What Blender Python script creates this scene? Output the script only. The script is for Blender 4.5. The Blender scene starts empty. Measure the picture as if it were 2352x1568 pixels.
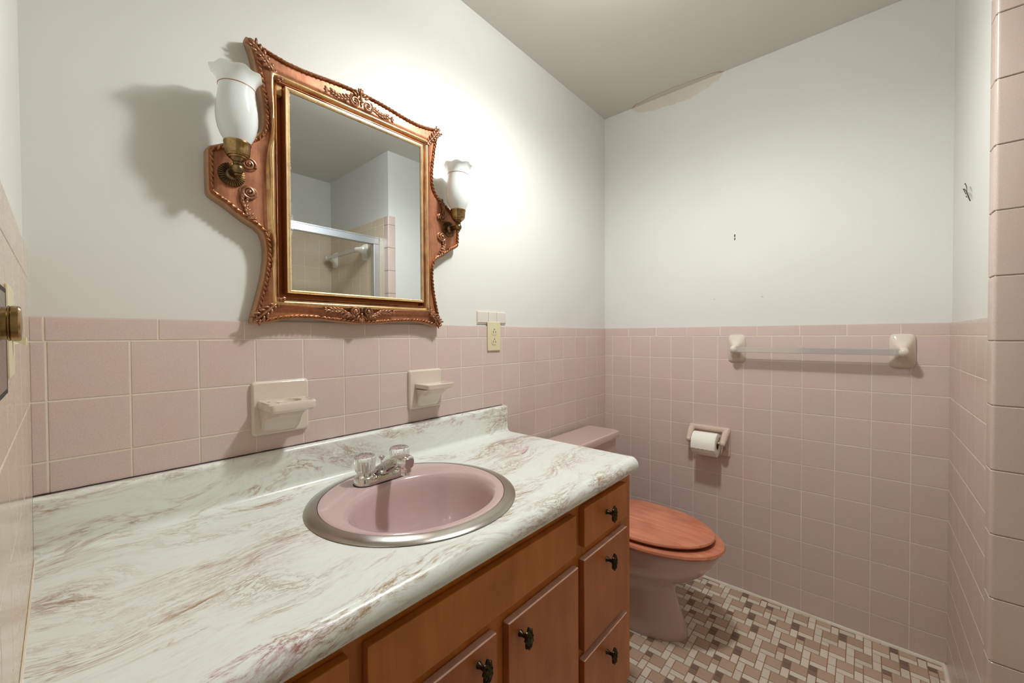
import bpy, bmesh, math, random
from mathutils import Vector, Matrix, noise

random.seed(7)
sc = bpy.context.scene
COL = sc.collection
PI = math.pi


def V(*a):
    return Vector(a)


# ------------------------------------------------------------------ materials
def lin(c):
    return tuple(((x / 255.0) / 12.92 if x / 255.0 <= 0.04045 else ((x / 255.0 + 0.055) / 1.055) ** 2.4) for x in c) + (1.0,)


class NT:
    def __init__(self, name):
        self.m = bpy.data.materials.new(name)
        self.m.use_nodes = True
        self.t = self.m.node_tree
        self.t.nodes.clear()
        self.out = self.t.nodes.new('ShaderNodeOutputMaterial')
        self.b = self.t.nodes.new('ShaderNodeBsdfPrincipled')
        self.t.links.new(self.b.outputs[0], self.out.inputs[0])

    def n(self, typ, **kw):
        nd = self.t.nodes.new(typ)
        for k, v in kw.items():
            if k.startswith('i_'):
                key = k[2:]
                key = int(key) if key.isdigit() else key.replace('_', ' ')
                nd.inputs[key].default_value = v
            else:
                setattr(nd, k, v)
        return nd

    def l(self, a, b):
        self.t.links.new(a, b)

    def math(self, op, a, b=None, clamp=False):
        nd = self.n('ShaderNodeMath', operation=op, use_clamp=clamp)
        for i, x in enumerate((a, b)):
            if x is None:
                continue
            if isinstance(x, (int, float)):
                nd.inputs[i].default_value = x
            else:
                self.l(x, nd.inputs[i])
        return nd.outputs[0]

    def mix(self, f, a, b):
        nd = self.n('ShaderNodeMix', data_type='RGBA')
        for s, x in ((nd.inputs[0], f), (nd.inputs[6], a), (nd.inputs[7], b)):
            if isinstance(x, (int, float, tuple)):
                s.default_value = x
            else:
                self.l(x, s)
        return nd.outputs[2]

    def ramp(self, f, stops):
        nd = self.n('ShaderNodeValToRGB')
        cr = nd.color_ramp
        while len(cr.elements) < len(stops):
            cr.elements.new(0.5)
        for e, (p, c) in zip(cr.elements, stops):
            e.position = p
            e.color = c if isinstance(c, tuple) else (c, c, c, 1)
        self.l(f, nd.inputs[0])
        return nd.outputs[0]

    def pos(self):
        return self.n('ShaderNodeNewGeometry').outputs['Position']

    def mapped(self, loc=(0, 0, 0), rot=(0, 0, 0), scale=(1, 1, 1)):
        mp = self.n('ShaderNodeMapping')
        mp.inputs['Location'].default_value = loc
        mp.inputs['Rotation'].default_value = rot
        mp.inputs['Scale'].default_value = scale
        self.l(self.pos(), mp.inputs[0])
        return mp.outputs[0]

    def noise(self, vec, scale, detail=3, rough=0.5, dist=0.0):
        nd = self.n('ShaderNodeTexNoise')
        nd.inputs['Scale'].default_value = scale
        nd.inputs['Detail'].default_value = detail
        nd.inputs['Roughness'].default_value = rough
        nd.inputs['Distortion'].default_value = dist
        if vec is not None:
            self.l(vec, nd.inputs['Vector'])
        return nd.outputs[0]

    def bump(self, h, strength=0.2, dist=0.002):
        nd = self.n('ShaderNodeBump')
        nd.inputs['Strength'].default_value = strength
        nd.inputs['Distance'].default_value = dist
        self.l(h, nd.inputs['Height'])
        self.l(nd.outputs[0], self.b.inputs['Normal'])

    def set(self, **kw):
        for k, v in kw.items():
            s = self.b.inputs[k.replace('_', ' ')]
            if isinstance(v, (int, float, tuple)):
                s.default_value = v
            else:
                self.l(v, s)
        return self


def plain(name, c, rough=0.4, metal=0.0, **kw):
    t = NT(name)
    t.set(Base_Color=lin(c), Roughness=rough, Metallic=metal, **kw)
    return t.m


M = {}


def paint_mat(name, c, rough=0.55, stain=None):
    t = NT(name)
    p = t.pos()
    big = t.noise(p, 1.6, 3)
    col = t.mix(t.ramp(big, [(0.35, 0.0), (0.7, 1.0)]), lin(c), lin(tuple(x - 5 for x in c)))
    # faint scuffs
    sc_ = t.noise(t.mapped(scale=(1, 1, 2.5)), 9.0, 6, 0.65)
    col = t.mix(t.math('MULTIPLY', t.ramp(sc_, [(0.68, 0.0), (0.8, 1.0)]), 0.25), col, lin((196, 186, 168)))
    if stain:
        # a water stain with an outline of its own, along the corner of wall and ceiling
        sep = t.n('ShaderNodeSeparateXYZ')
        t.l(p, sep.inputs[0])
        other = sep.outputs['X'] if stain == 'ceiling' else t.math('SUBTRACT', sep.outputs['Z'], 2.42)
        rad = 0.040 if stain == 'ceiling' else 0.066
        a = t.math('DIVIDE', t.math('ADD', sep.outputs['Y'], 0.395), 0.235)
        b = t.math('DIVIDE', other, rad)
        d = t.math('SQRT', t.math('ADD', t.math('MULTIPLY', a, a), t.math('MULTIPLY', b, b)))
        wob = t.math('MULTIPLY', t.math('SUBTRACT', t.noise(p, 19.0, 3), 0.5), 0.45)
        d = t.math('ADD', d, wob)
        inside = t.ramp(d, [(0.93, 1.0), (0.99, 0.0)])
        patch = t.math('MULTIPLY', inside, t.math('ADD', 0.2, t.math('MULTIPLY', t.noise(p, 12.0, 2), 0.5)))
        col = t.mix(t.math('MULTIPLY', patch, 0.25 if stain == 'ceiling' else 1.0), col, lin((198, 180, 152)))
        if stain == 'ceiling':
            ring = t.ramp(d, [(0.84, 0.0), (0.93, 1.0), (0.96, 1.0), (1.0, 0.0)])
            col = t.mix(t.math('MULTIPLY', ring, 0.75), col, lin((176, 146, 122)))
    t.set(Base_Color=col, Roughness=rough)
    t.b.inputs['Specular IOR Level'].default_value = 0.35
    t.bump(t.noise(p, 260.0, 2), 0.08, 0.0008)
    return t.m


M['paint'] = paint_mat('wall_paint', (219, 218, 209))
M['paint_stain'] = paint_mat('wall_paint_stained', (219, 218, 209), stain='wall')
M['ceil'] = paint_mat('ceiling_paint', (219, 216, 206), 0.7, stain='ceiling')


def tile_mat(name, a, b, rough=0.24, speck=0.36, scale=760.0):
    t = NT(name)
    p = t.pos()
    rnd = t.n('ShaderNodeNewGeometry').outputs['Random Per Island']
    base = t.mix(rnd, lin(a), lin(b))
    patch = t.noise(p, 9.0, 2)
    base = t.mix(t.math('MULTIPLY', t.ramp(patch, [(0.35, 0.0), (0.7, 1.0)]), 0.35), base, lin((a[0] + 4, a[1] - 12, a[2] - 10)))
    sp = t.noise(p, scale, 2, 0.6)
    base = t.mix(t.math('MULTIPLY', t.ramp(sp, [(0.48, 0.0), (0.62, 1.0)]), speck), base, lin(tuple(max(0, x - 34) for x in a)))
    base = t.mix(t.math('MULTIPLY', t.ramp(sp, [(0.36, 1.0), (0.46, 0.0)]), speck * 0.6), base, lin(tuple(min(255, x + 20) for x in a)))
    t.set(Base_Color=base, Roughness=rough)
    t.bump(t.noise(p, 90.0, 2), 0.05, 0.001)
    return t.m


M['pink_tile'] = tile_mat('pink_speckled_tile', (211, 191, 181), (205, 186, 176))
M['beige_tile'] = tile_mat('beige_glazed_tile', (206, 190, 168), (201, 185, 165), 0.16, 0.25)
M['tub_tile'] = tile_mat('tub_tile', (214, 200, 170), (208, 194, 166), 0.2, 0.25)
M['column_tile'] = tile_mat('column_tile', (206, 187, 172), (201, 183, 168), 0.24)
M['pale_tile'] = tile_mat('pale_tile', (216, 212, 200), (212, 207, 194), 0.24, 0.2)


def grout_mat(name, c):
    t = NT(name)
    p = t.pos()
    f = t.ramp(t.noise(p, 7.0, 4, 0.6), [(0.45, 0.0), (0.75, 1.0)])
    t.set(Base_Color=t.mix(t.math('MULTIPLY', f, 0.6), lin(c), lin((c[0] - 28, c[1] - 42, c[2] - 62))), Roughness=0.8)
    t.bump(t.noise(p, 500.0, 2), 0.2, 0.0006)
    return t.m


M['grout'] = grout_mat('wall_grout', (228, 217, 200))
M['floor_grout'] = grout_mat('floor_grout', (158, 126, 96))
M['caulk'] = grout_mat('old_caulk', (226, 216, 196))


def floor_tile_mat(name, c, speck):
    t = NT(name)
    p = t.pos()
    rnd = t.n('ShaderNodeNewGeometry').outputs['Random Per Island']
    base = t.mix(rnd, lin(tuple(x + 6 for x in c)), lin(tuple(x - 10 for x in c)))
    sp = t.noise(p, 700.0, 2, 0.6)
    base = t.mix(t.math('MULTIPLY', t.ramp(sp, [(0.55, 0.0), (0.68, 1.0)]), speck), base, lin((232, 206, 176)))
    base = t.mix(t.math('MULTIPLY', t.ramp(sp, [(0.34, 1.0), (0.45, 0.0)]), speck), base, lin(tuple(x - 40 for x in c)))
    t.set(Base_Color=base, Roughness=0.5)
    t.bump(sp, 0.08, 0.0006)
    return t.m


M['fl_brown'] = floor_tile_mat('floor_tile_brown', (186, 158, 134), 0.45)
M['fl_white'] = floor_tile_mat('floor_tile_white', (218, 206, 186), 0.05)
M['fl_dark'] = floor_tile_mat('floor_tile_dark', (126, 102, 86), 0.25)


def laminate():
    t = NT('marbled_laminate')
    p = t.pos()
    # broad domain warp turns the streaks
    wn = t.n('ShaderNodeTexNoise')
    wn.inputs['Scale'].default_value = 2.6
    wn.inputs['Detail'].default_value = 2
    t.l(p, wn.inputs['Vector'])
    wv = t.n('ShaderNodeVectorMath', operation='SCALE')
    wv.inputs['Scale'].default_value = 0.28
    t.l(wn.outputs['Color'], wv.inputs[0])
    add = t.n('ShaderNodeVectorMath', operation='ADD')
    t.l(p, add.inputs[0])
    t.l(wv.outputs[0], add.inputs[1])
    wp = add.outputs[0]

    def mp(vec, rot, scale, loc=(0, 0, 0)):
        m_ = t.n('ShaderNodeMapping')
        m_.inputs['Rotation'].default_value = rot
        m_.inputs['Scale'].default_value = scale
        m_.inputs['Location'].default_value = loc
        t.l(vec, m_.inputs[0])
        return m_.outputs[0]
    sv = mp(wp, (0, 0, math.radians(-12)), (2.2, 11.0, 9.0))
    # zones where veins gather
    zone = t.ramp(t.noise(sv, 1.15, 3, 0.55), [(0.49, 0.0), (0.62, 1.0)])
    zone2 = t.ramp(t.noise(mp(wp, (0, 0, math.radians(-8)), (1.6, 6.0, 6.0), (3.1, 1.7, 0.4)), 1.6, 3, 0.5), [(0.5, 0.0), (0.68, 1.0)])
    # fine ridged veins
    r1 = t.noise(sv, 5.0, 9, 0.66, 0.35)
    v1 = t.ramp(t.math('ABSOLUTE', t.math('SUBTRACT', r1, 0.5)), [(0.0, 1.0), (0.035, 0.35), (0.085, 0.0)])
    r2 = t.noise(mp(wp, (0, 0, math.radians(-14)), (5.0, 17.0, 15.0), (1.3, 4.2, 2.0)), 4.6, 10, 0.72, 0.5)
    v2 = t.ramp(t.math('ABSOLUTE', t.math('SUBTRACT', r2, 0.52)), [(0.0, 1.0), (0.03, 0.3), (0.07, 0.0)])
    blot = t.ramp(t.noise(sv, 3.2, 9, 0.7, 0.2), [(0.56, 0.0), (0.60, 1.0)])
    base = lin((226, 229, 219))
    tan = lin((158, 126, 86))
    pink = lin((160, 100, 92))
    hue = t.ramp(t.noise(mp(wp, (0, 0, 0), (2.5, 5.0, 5.0), (7.7, 2.0, 1.0)), 1.7, 2), [(0.50, 0.0), (0.64, 1.0)])
    vein = t.mix(hue, tan, pink)
    fleck = t.ramp(t.noise(mp(wp, (0, 0, math.radians(-12)), (7.0, 26.0, 22.0), (2.2, 0.3, 5.0)), 7.0, 6, 0.65), [(0.40, 0.15), (0.56, 1.0)])
    blot = t.math('MULTIPLY', blot, fleck)
    v1 = t.math('MULTIPLY', v1, t.math('ADD', 0.25, t.math('MULTIPLY', fleck, 0.75)))
    col = t.mix(t.math('MULTIPLY', t.math('MULTIPLY', blot, zone), 1.0), base, vein)
    col = t.mix(t.math('MULTIPLY', t.math('MULTIPLY', v1, t.math('ADD', t.math('MULTIPLY', zone, 0.9), 0.10)), 1.0), col, vein)
    col = t.mix(t.math('MULTIPLY', t.math('MULTIPLY', v2, zone2), 1.0), col, t.mix(0.25, vein, lin((120, 90, 72))))
    t.set(Base_Color=col, Roughness=0.28)
    return t.m


M['laminate'] = laminate()


def wood(name, dark, light, axis_scale, rough=0.35, grain=1.0, wear=False):
    t = NT(name)
    gv = t.mapped(scale=axis_scale)
    g1 = t.noise(gv, 6.0, 8, 0.62, 0.6)
    g2 = t.noise(gv, 38.0, 4, 0.6)
    f = t.math('ADD', t.math('MULTIPLY', t.ramp(g1, [(0.3, 0.0), (0.72, 1.0)]), 0.75), t.math('MULTIPLY', g2, 0.3 * grain))
    blot = t.noise(t.pos(), 7.0, 2)
    col = t.mix(f, lin(dark), lin(light))
    col = t.mix(t.math('MULTIPLY', t.ramp(blot, [(0.4, 0.0), (0.7, 1.0)]), 0.45), col, lin(tuple(int(x * 0.8) for x in dark)))
    if wear:
        sp = t.noise(t.mapped(scale=(1.0, 1.0, 0.45)), 85.0, 3, 0.55)
        msk = t.ramp(t.noise(t.pos(), 5.5, 2), [(0.5, 0.0), (0.62, 1.0)])
        col = t.mix(t.math('MULTIPLY', t.math('MULTIPLY', t.ramp(sp, [(0.71, 0.0), (0.76, 1.0)]), msk), 0.7), col, lin((206, 150, 120)))
    t.set(Base_Color=col, Roughness=rough)
    t.bump(g2, 0.05, 0.0006)
    return t.m


M['cab'] = wood('stained_birch', (176, 98, 36), (208, 130, 56), (5.0, 5.0, 0.7), 0.33, 0.6)
M['cab_worn'] = wood('stained_birch_worn', (164, 90, 46), (194, 120, 70), (5.0, 5.0, 0.7), 0.33, 0.6, True)
M['cab_edge'] = wood('worn_lit_edge', (214, 164, 140), (238, 200, 180), (4.0, 8.0, 8.0), 0.5)  # worn edge, colour raised to stand in for a second light not built
M['seat_wood'] = wood('toilet_seat_oak', (192, 108, 78), (226, 152, 118), (9.0, 0.9, 9.0), 0.24, 1.0)
M['raw_wood'] = wood('raw_pine', (214, 160, 84), (238, 196, 120), (6, 6, 1), 0.6)


def ceramic(name, c, rough=0.08, blot=4):
    t = NT(name)
    f = t.noise(t.pos(), 14.0, 3)
    t.set(Base_Color=t.mix(f, lin(c), lin(tuple(x - blot for x in c))), Roughness=rough)
    t.b.inputs['Coat Weight'].default_value = 0.5
    t.b.inputs['Coat Roughness'].default_value = 0.04
    return t.m


M['sink'] = ceramic('mauve_porcelain', (198, 169, 165), 0.1)
M['toilet'] = ceramic('pink_porcelain', (200, 173, 165), 0.14)
M['almond'] = ceramic('almond_ceramic', (216, 203, 186), 0.1)
M['white_cer'] = ceramic('cream_ceramic', (230, 226, 208), 0.12)
M['tp_cer'] = ceramic('pinkish_almond_ceramic', (212, 188, 172), 0.12)
M['ivory'] = plain('ivory_plastic', (214, 204, 166), 0.3)
M['slot'] = plain('dark_slot', (46, 36, 26), 0.7)
M['chrome'] = plain('chrome', (226, 224, 220), 0.05, 1.0)
M['dark_seal'] = plain('dark_gasket', (48, 36, 28), 0.7)


def steel(name, c, rough, scale):
    t = NT(name)
    f = t.noise(t.mapped(scale=scale), 60.0, 4, 0.6)
    t.set(Base_Color=lin(c), Metallic=1.0, Roughness=t.ramp(f, [(0.2, rough - 0.06), (0.8, rough + 0.08)]))
    return t.m


M['steel'] = plain('brushed_steel', (176, 170, 160), 0.27, 1.0)
M['alu'] = steel('satin_aluminium', (214, 218, 222), 0.38, (1, 6, 6))
M['greyplate'] = steel('grey_plate', (158, 150, 140), 0.35, (1, 1, 8))


def aged_metal(name, base, dark, high, rough=0.34, metal=0.75, streak=(30, 30, 3)):
    t = NT(name)
    p = t.pos()
    g = t.noise(t.mapped(scale=streak), 8.0, 4, 0.6)
    col = t.mix(t.ramp(g, [(0.3, 0.0), (0.7, 1.0)]), lin(base), lin(high))
    pt = t.noise(p, 30.0, 4, 0.6)
    col = t.mix(t.math('MULTIPLY', t.ramp(pt, [(0.45, 0.0), (0.72, 1.0)]), 0.45), col, lin(dark))
    fleck = t.noise(p, 230.0, 2)
    col = t.mix(t.ramp(fleck, [(0.74, 0.0), (0.77, 1.0)]), col, lin((70, 36, 24)))
    # worn high edges are brighter metal, hollows keep their dark glaze
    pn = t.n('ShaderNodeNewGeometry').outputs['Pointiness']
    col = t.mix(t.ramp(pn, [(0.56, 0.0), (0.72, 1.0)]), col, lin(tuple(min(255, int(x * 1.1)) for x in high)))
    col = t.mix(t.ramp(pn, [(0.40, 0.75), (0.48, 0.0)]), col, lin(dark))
    t.set(Base_Color=col, Metallic=metal, Roughness=rough)
    return t.m


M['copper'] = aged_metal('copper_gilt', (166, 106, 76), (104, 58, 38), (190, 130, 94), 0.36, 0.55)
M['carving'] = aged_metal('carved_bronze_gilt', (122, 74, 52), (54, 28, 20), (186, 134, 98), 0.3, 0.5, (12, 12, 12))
M['ridge'] = aged_metal('gold_gilt', (210, 162, 108), (150, 96, 60), (232, 196, 140), 0.28, 0.75)
M['liner'] = aged_metal('pale_gold_gilt', (214, 180, 132), (150, 112, 74), (240, 214, 168), 0.3, 0.65)
M['umber'] = aged_metal('umber_gilt', (132, 74, 34), (84, 44, 22), (168, 100, 52), 0.36, 0.55, (20, 20, 2))
M['sidegilt'] = aged_metal('dull_side_gilt', (166, 128, 98), (120, 86, 64), (180, 142, 112), 0.5, 0.3)
M['brass'] = aged_metal('antique_brass', (142, 112, 72), (76, 54, 34), (184, 154, 106), 0.25, 1.0, (8, 8, 8))
M['brass_dark'] = aged_metal('dark_antique_brass', (100, 80, 56), (40, 30, 22), (164, 136, 96), 0.3, 1.0, (8, 8, 8))
M['knob'] = aged_metal('blackened_brass', (40, 35, 28), (16, 13, 10), (84, 74, 52), 0.34, 0.9, (8, 8, 8))


def mirror_glass():
    t = NT('old_mirror_glass')
    p = t.pos()
    sep = t.n('ShaderNodeSeparateXYZ')
    t.l(p, sep.inputs[0])
    # silvering lost in specks down the edge that faces the room's doorway
    edge = t.math('SUBTRACT', 1.0, t.math('DIVIDE', t.math('ADD', sep.outputs['X'], 1.6945), 0.006), True)
    sp = t.ramp(t.noise(p, 240.0, 3, 0.6), [(0.5, 0.0), (0.62, 1.0)])
    f = t.math('MULTIPLY', t.math('MULTIPLY', edge, sp), 0.8)
    t.set(Base_Color=t.mix(f, (0.80, 0.845, 0.88, 1), (0.55, 0.53, 0.46, 1)), Metallic=1.0, Roughness=t.math('ADD', t.math('MULTIPLY', f, 0.4), 0.012))
    return t.m


M['mirror'] = mirror_glass()


def milk_glass():
    t = NT('milk_glass')
    t.set(Base_Color=lin((226, 230, 224)), Roughness=0.07)
    t.b.inputs['Coat Weight'].default_value = 0.5
    t.b.inputs['Subsurface Weight'].default_value = 0.35
    t.b.inputs['Subsurface Radius'].default_value = (0.02, 0.02, 0.02)
    t.b.inputs['Subsurface Scale'].default_value = 0.5
    return t.m


M['milk'] = milk_glass()
M['goldline'] = plain('gold_band', (176, 124, 84), 0.3, 0.6)


def clear(name, rough=0.03, col=(1, 1, 1, 1), ior=1.49):
    t = NT(name)
    t.set(Base_Color=col, Roughness=rough, IOR=ior)
    t.b.inputs['Transmission Weight'].default_value = 1.0
    return t.m


M['acrylic'] = clear('clear_acrylic')


def bar_plastic():
    t = NT('cloudy_acrylic')
    t.t.nodes.remove(t.b)
    tr = t.n('ShaderNodeBsdfTransparent')
    tr.inputs[0].default_value = (0.97, 0.97, 0.97, 1)
    gl = t.n('ShaderNodeBsdfGlossy')
    gl.inputs['Roughness'].default_value = 0.12
    df = t.n('ShaderNodeBsdfDiffuse')
    df.inputs[0].default_value = lin((226, 220, 214))
    m1 = t.n('ShaderNodeMixShader')
    m1.inputs[0].default_value = 0.5
    t.l(gl.outputs[0], m1.inputs[1])
    t.l(df.outputs[0], m1.inputs[2])
    m2 = t.n('ShaderNodeMixShader')
    m2.inputs[0].default_value = 0.52
    t.l(tr.outputs[0], m2.inputs[1])
    t.l(m1.outputs[0], m2.inputs[2])
    t.l(m2.outputs[0], t.out.inputs[0])
    return t.m


M['bar'] = bar_plastic()
M['paper'] = plain('tissue_paper', (238, 236, 224), 0.9)
M['card'] = plain('cardboard_core', (150, 112, 78), 0.9)
M['nail'] = plain('dark_nail', (70, 66, 52), 0.4, 0.8)
M['plug'] = plain('plastic_wall_plug', (206, 202, 176), 0.5)
M['lampwhite'] = plain('white_enamel', (235, 232, 224), 0.4)


def glow():
    t = NT('lamp_diffuser')
    t.set(Base_Color=(0.9, 0.9, 0.88, 1), Roughness=0.4)
    t.b.inputs['Emission Color'].default_value = (0.93, 0.965, 1.0, 1)
    t.b.inputs['Emission Strength'].default_value = 36.0
    return t.m


M['glow'] = glow()


# ------------------------------------------------------------------ mesh builder
class MB:
    def __init__(self):
        self.bm = bmesh.new()

    def face(self, pts, mat=0, smooth=False):
        vs = [self.bm.verts.new(p) for p in pts]
        f = self.bm.faces.new(vs)
        f.material_index = mat
        f.smooth = smooth
        return f

    def box(self, lo, hi, bev=0.0, seg=2, mat=0, mtx=None):
        r = bmesh.ops.create_cube(self.bm, size=1.0)
        vs = r['verts']
        for v in vs:
            v.co = Vector([lo[i] + (v.co[i] + 0.5) * (hi[i] - lo[i]) for i in range(3)])
            if mtx is not None:
                v.co = mtx @ v.co
        fs = list({f for v in vs for f in v.link_faces})
        for f in fs:
            f.material_index = mat
        if bev > 0:
            es = list({e for v in vs for e in v.link_edges})
            rr = bmesh.ops.bevel(self.bm, geom=es, offset=bev, segments=seg, profile=0.5, affect='EDGES', clamp_overlap=True)
            for f in rr['faces']:
                f.material_index = mat
                f.smooth = True
        return self

    def loft(self, rings, mat=0, cap0=True, cap1=True, closed=True, smooth=True, mats=None):
        vr = [[self.bm.verts.new(p) for p in ring] for ring in rings]
        n = len(vr[0])
        for k in range(len(vr) - 1):
            a, b = vr[k], vr[k + 1]
            for i in range(n if closed else n - 1):
                j = (i + 1) % n
                f = self.bm.faces.new((a[i], a[j], b[j], b[i]))
                f.material_index = mats[k] if mats else mat
                f.smooth = smooth
        if cap0:
            f = self.bm.faces.new(list(reversed(vr[0])))
            f.material_index = mats[0] if mats else mat
        if cap1:
            f = self.bm.faces.new(vr[-1])
            f.material_index = mats[-1] if mats else mat
        return self

    def lathe(self, prof, c, axis='z', n=32, mat=0, cap0=True, cap1=True, rmod=None, mats=None):
        rings = []
        for r, z in prof:
            ring = []
            for i in range(n):
                a = 2 * PI * i / n
                rr = r if rmod is None else rmod(r, z, a)
                x, y = rr * math.cos(a), rr * math.sin(a)
                if axis == 'z':
                    p = V(c[0] + x, c[1] + y, c[2] + z)
                elif axis == 'y':      # profile runs along -y
                    p = V(c[0] + x, c[1] - z, c[2] + y)
                else:                  # 'x': profile runs along -x
                    p = V(c[0] - z, c[1] + x, c[2] - y)
                ring.append(p)
            rings.append(ring)
        return self.loft(rings, mat, cap0, cap1, mats=mats)

    def tube(self, pts, rad, n=8, mat=0, closed=False, flat=None):
        pts = [Vector(p) for p in pts]
        m = len(pts)
        rads = rad if isinstance(rad, (list, tuple)) else [rad] * m
        rings = []
        up = None
        for i in range(m):
            if closed:
                d = (pts[(i + 1) % m] - pts[i - 1])
            else:
                d = pts[min(i + 1, m - 1)] - pts[max(i - 1, 0)]
            d.normalize()
            if up is None:
                up = V(0, 0, 1) if abs(d.z) < 0.9 else V(0, 1, 0)
            s = d.cross(up)
            if s.length < 1e-5:
                s = d.cross(V(1, 0.3, 0.2))
            s.normalize()
            up = s.cross(d).normalized()
            rings.append([pts[i] + (s * math.cos(2 * PI * k / n) + up * math.sin(2 * PI * k / n)) * rads[i] for k in range(n)])
        if closed:
            rings.append(rings[0])
            vr = [[self.bm.verts.new(p) for p in r] for r in rings[:-1]]
            for a in range(m):
                b = (a + 1) % m
                # align twist between the last and the first ring
                for i in range(n):
                    j = (i + 1) % n
                    f = self.bm.faces.new((vr[a][i], vr[a][j], vr[b][j], vr[b][i]))
                    f.smooth = True
                    f.material_index = mat
            return self
        return self.loft(rings, mat)

    def ball(self, c, r, mtx=None, u=10, v=7, mat=0):
        rr = bmesh.ops.create_uvsphere(self.bm, u_segments=u, v_segments=v, radius=1.0)
        sx = r if isinstance(r, (tuple, list)) else (r, r, r)
        for vt in rr['verts']:
            p = Vector((vt.co.x * sx[0], vt.co.y * sx[1], vt.co.z * sx[2]))
            if mtx is not None:
                p = mtx @ p
            vt.co = p + Vector(c)
        for f in {f for vt in rr['verts'] for f in vt.link_faces}:
            f.smooth = True
            f.material_index = mat
        return self

    def prism(self, poly, fn, d0, d1, mat=0, bev=0.0, seg=2):
        a = [self.bm.verts.new(fn(p[0], p[1], d0)) for p in poly]
        b = [self.bm.verts.new(fn(p[0], p[1], d1)) for p in poly]
        n = len(a)
        fs = [self.bm.faces.new(list(reversed(a))), self.bm.faces.new(b)]
        for i in range(n):
            j = (i + 1) % n
            fs.append(self.bm.faces.new((a[i], a[j], b[j], b[i])))
        for f in fs:
            f.material_index = mat
        if bev:
            es = list(fs[1].edges)
            r = bmesh.ops.bevel(self.bm, geom=es, offset=bev, segments=seg, profile=0.5, affect='EDGES', clamp_overlap=True)
            for f in r['faces']:
                f.material_index = mat
                f.smooth = True
        return self

    def build(self, name, mats, parent=None, origin=None, sharp=40, recalc=True):
        bm = self.bm
        if recalc:
            bmesh.ops.recalc_face_normals(bm, faces=bm.faces)
        if origin is None:
            if parent is not None:
                origin = Vector(parent['_o'])
            else:
                xs = [v.co for v in bm.verts]
                lo = [min(p[i] for p in xs) for i in range(3)]
                hi = [max(p[i] for p in xs) for i in range(3)]
                origin = V((lo[0] + hi[0]) / 2, (lo[1] + hi[1]) / 2, lo[2])
        origin = Vector(origin)
        for v in bm.verts:
            v.co -= origin
        lim = math.radians(sharp)
        for e in bm.edges:
            if len(e.link_faces) == 2:
                e.smooth = e.calc_face_angle(0.0) <= lim
        me = bpy.data.meshes.new(name)
        bm.to_mesh(me)
        bm.free()
        for m in (mats if isinstance(mats, (list, tuple)) else [mats]):
            me.materials.append(M[m] if isinstance(m, str) else m)
        o = bpy.data.objects.new(name, me)
        COL.objects.link(o)
        if parent is not None:
            o.parent = parent
        else:
            o.location = origin
        o['_o'] = tuple(origin)
        return o


def resharp(me, deg):
    bm = bmesh.new()
    bm.from_mesh(me)
    for f in bm.faces:
        f.smooth = not (len(f.verts) > 4 or f.calc_area() > 0.004)
    for e in bm.edges:
        if len(e.link_faces) == 2:
            e.smooth = e.calc_face_angle(0.0) <= math.radians(deg)
    bm.to_mesh(me)
    bm.free()


def tag(o, label=None, cat=None, group=None, kind=None):
    if label:
        o['label'] = label
    if cat:
        o['category'] = cat
    if group:
        o['group'] = group
    if kind:
        o['kind'] = kind
    return o


def thing(name, loc, label, cat, group=None):
    o = bpy.data.objects.new(name, None)
    o.empty_display_size = 0.05
    COL.objects.link(o)
    o.location = loc
    o['_o'] = tuple(loc)
    return tag(o, label, cat, group)


def struct(o):
    o['kind'] = 'structure'
    return o


# ------------------------------------------------------------------ room shell
XL, YS, XS, YB, ZC = -2.1210, -1.352, -0.620, -2.200, 2.420
RW = 0.10954
L0 = 1.18

b = MB().box((XL - 0.1, 0.0, 0.0), (0.1, 0.1, ZC))
wall_back = struct(b.build('wall_back', 'paint'))
b = MB().box((0.0, YS - 0.1, 0.0), (0.1, 0.0, ZC))
wall_far = struct(b.build('wall_far', 'paint_stain'))
b = MB().box((XS, YS - 0.1, 0.0), (0.0, YS, ZC))
b.box((XS, YB, 0.0), (XS + 0.1, YS - 0.1, ZC))
wall_stub = struct(b.build('wall_stub', 'paint'))
b = MB().box((XL - 0.1, YB - 0.1, 0.0), (XS + 0.1, YB, ZC))
wall_alcove = struct(b.build('wall_alcove', 'paint'))
# the left wall with the doorway beside the camera
b = MB().box((XL - 0.1, -0.73, 0.0), (XL, 0.0, ZC))
b.box((XL - 0.1, -1.34, 2.04), (XL, -0.73, ZC))
b.box((XL - 0.1, YB, 0.0), (XL, -1.34, ZC))
wall_left = struct(b.build('wall_left', 'paint'))
b = MB().box((XL - 0.1, YB - 0.1, ZC), (0.1, 0.1, ZC + 0.1))
ceiling = struct(b.build('ceiling', 'ceil'))


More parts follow.
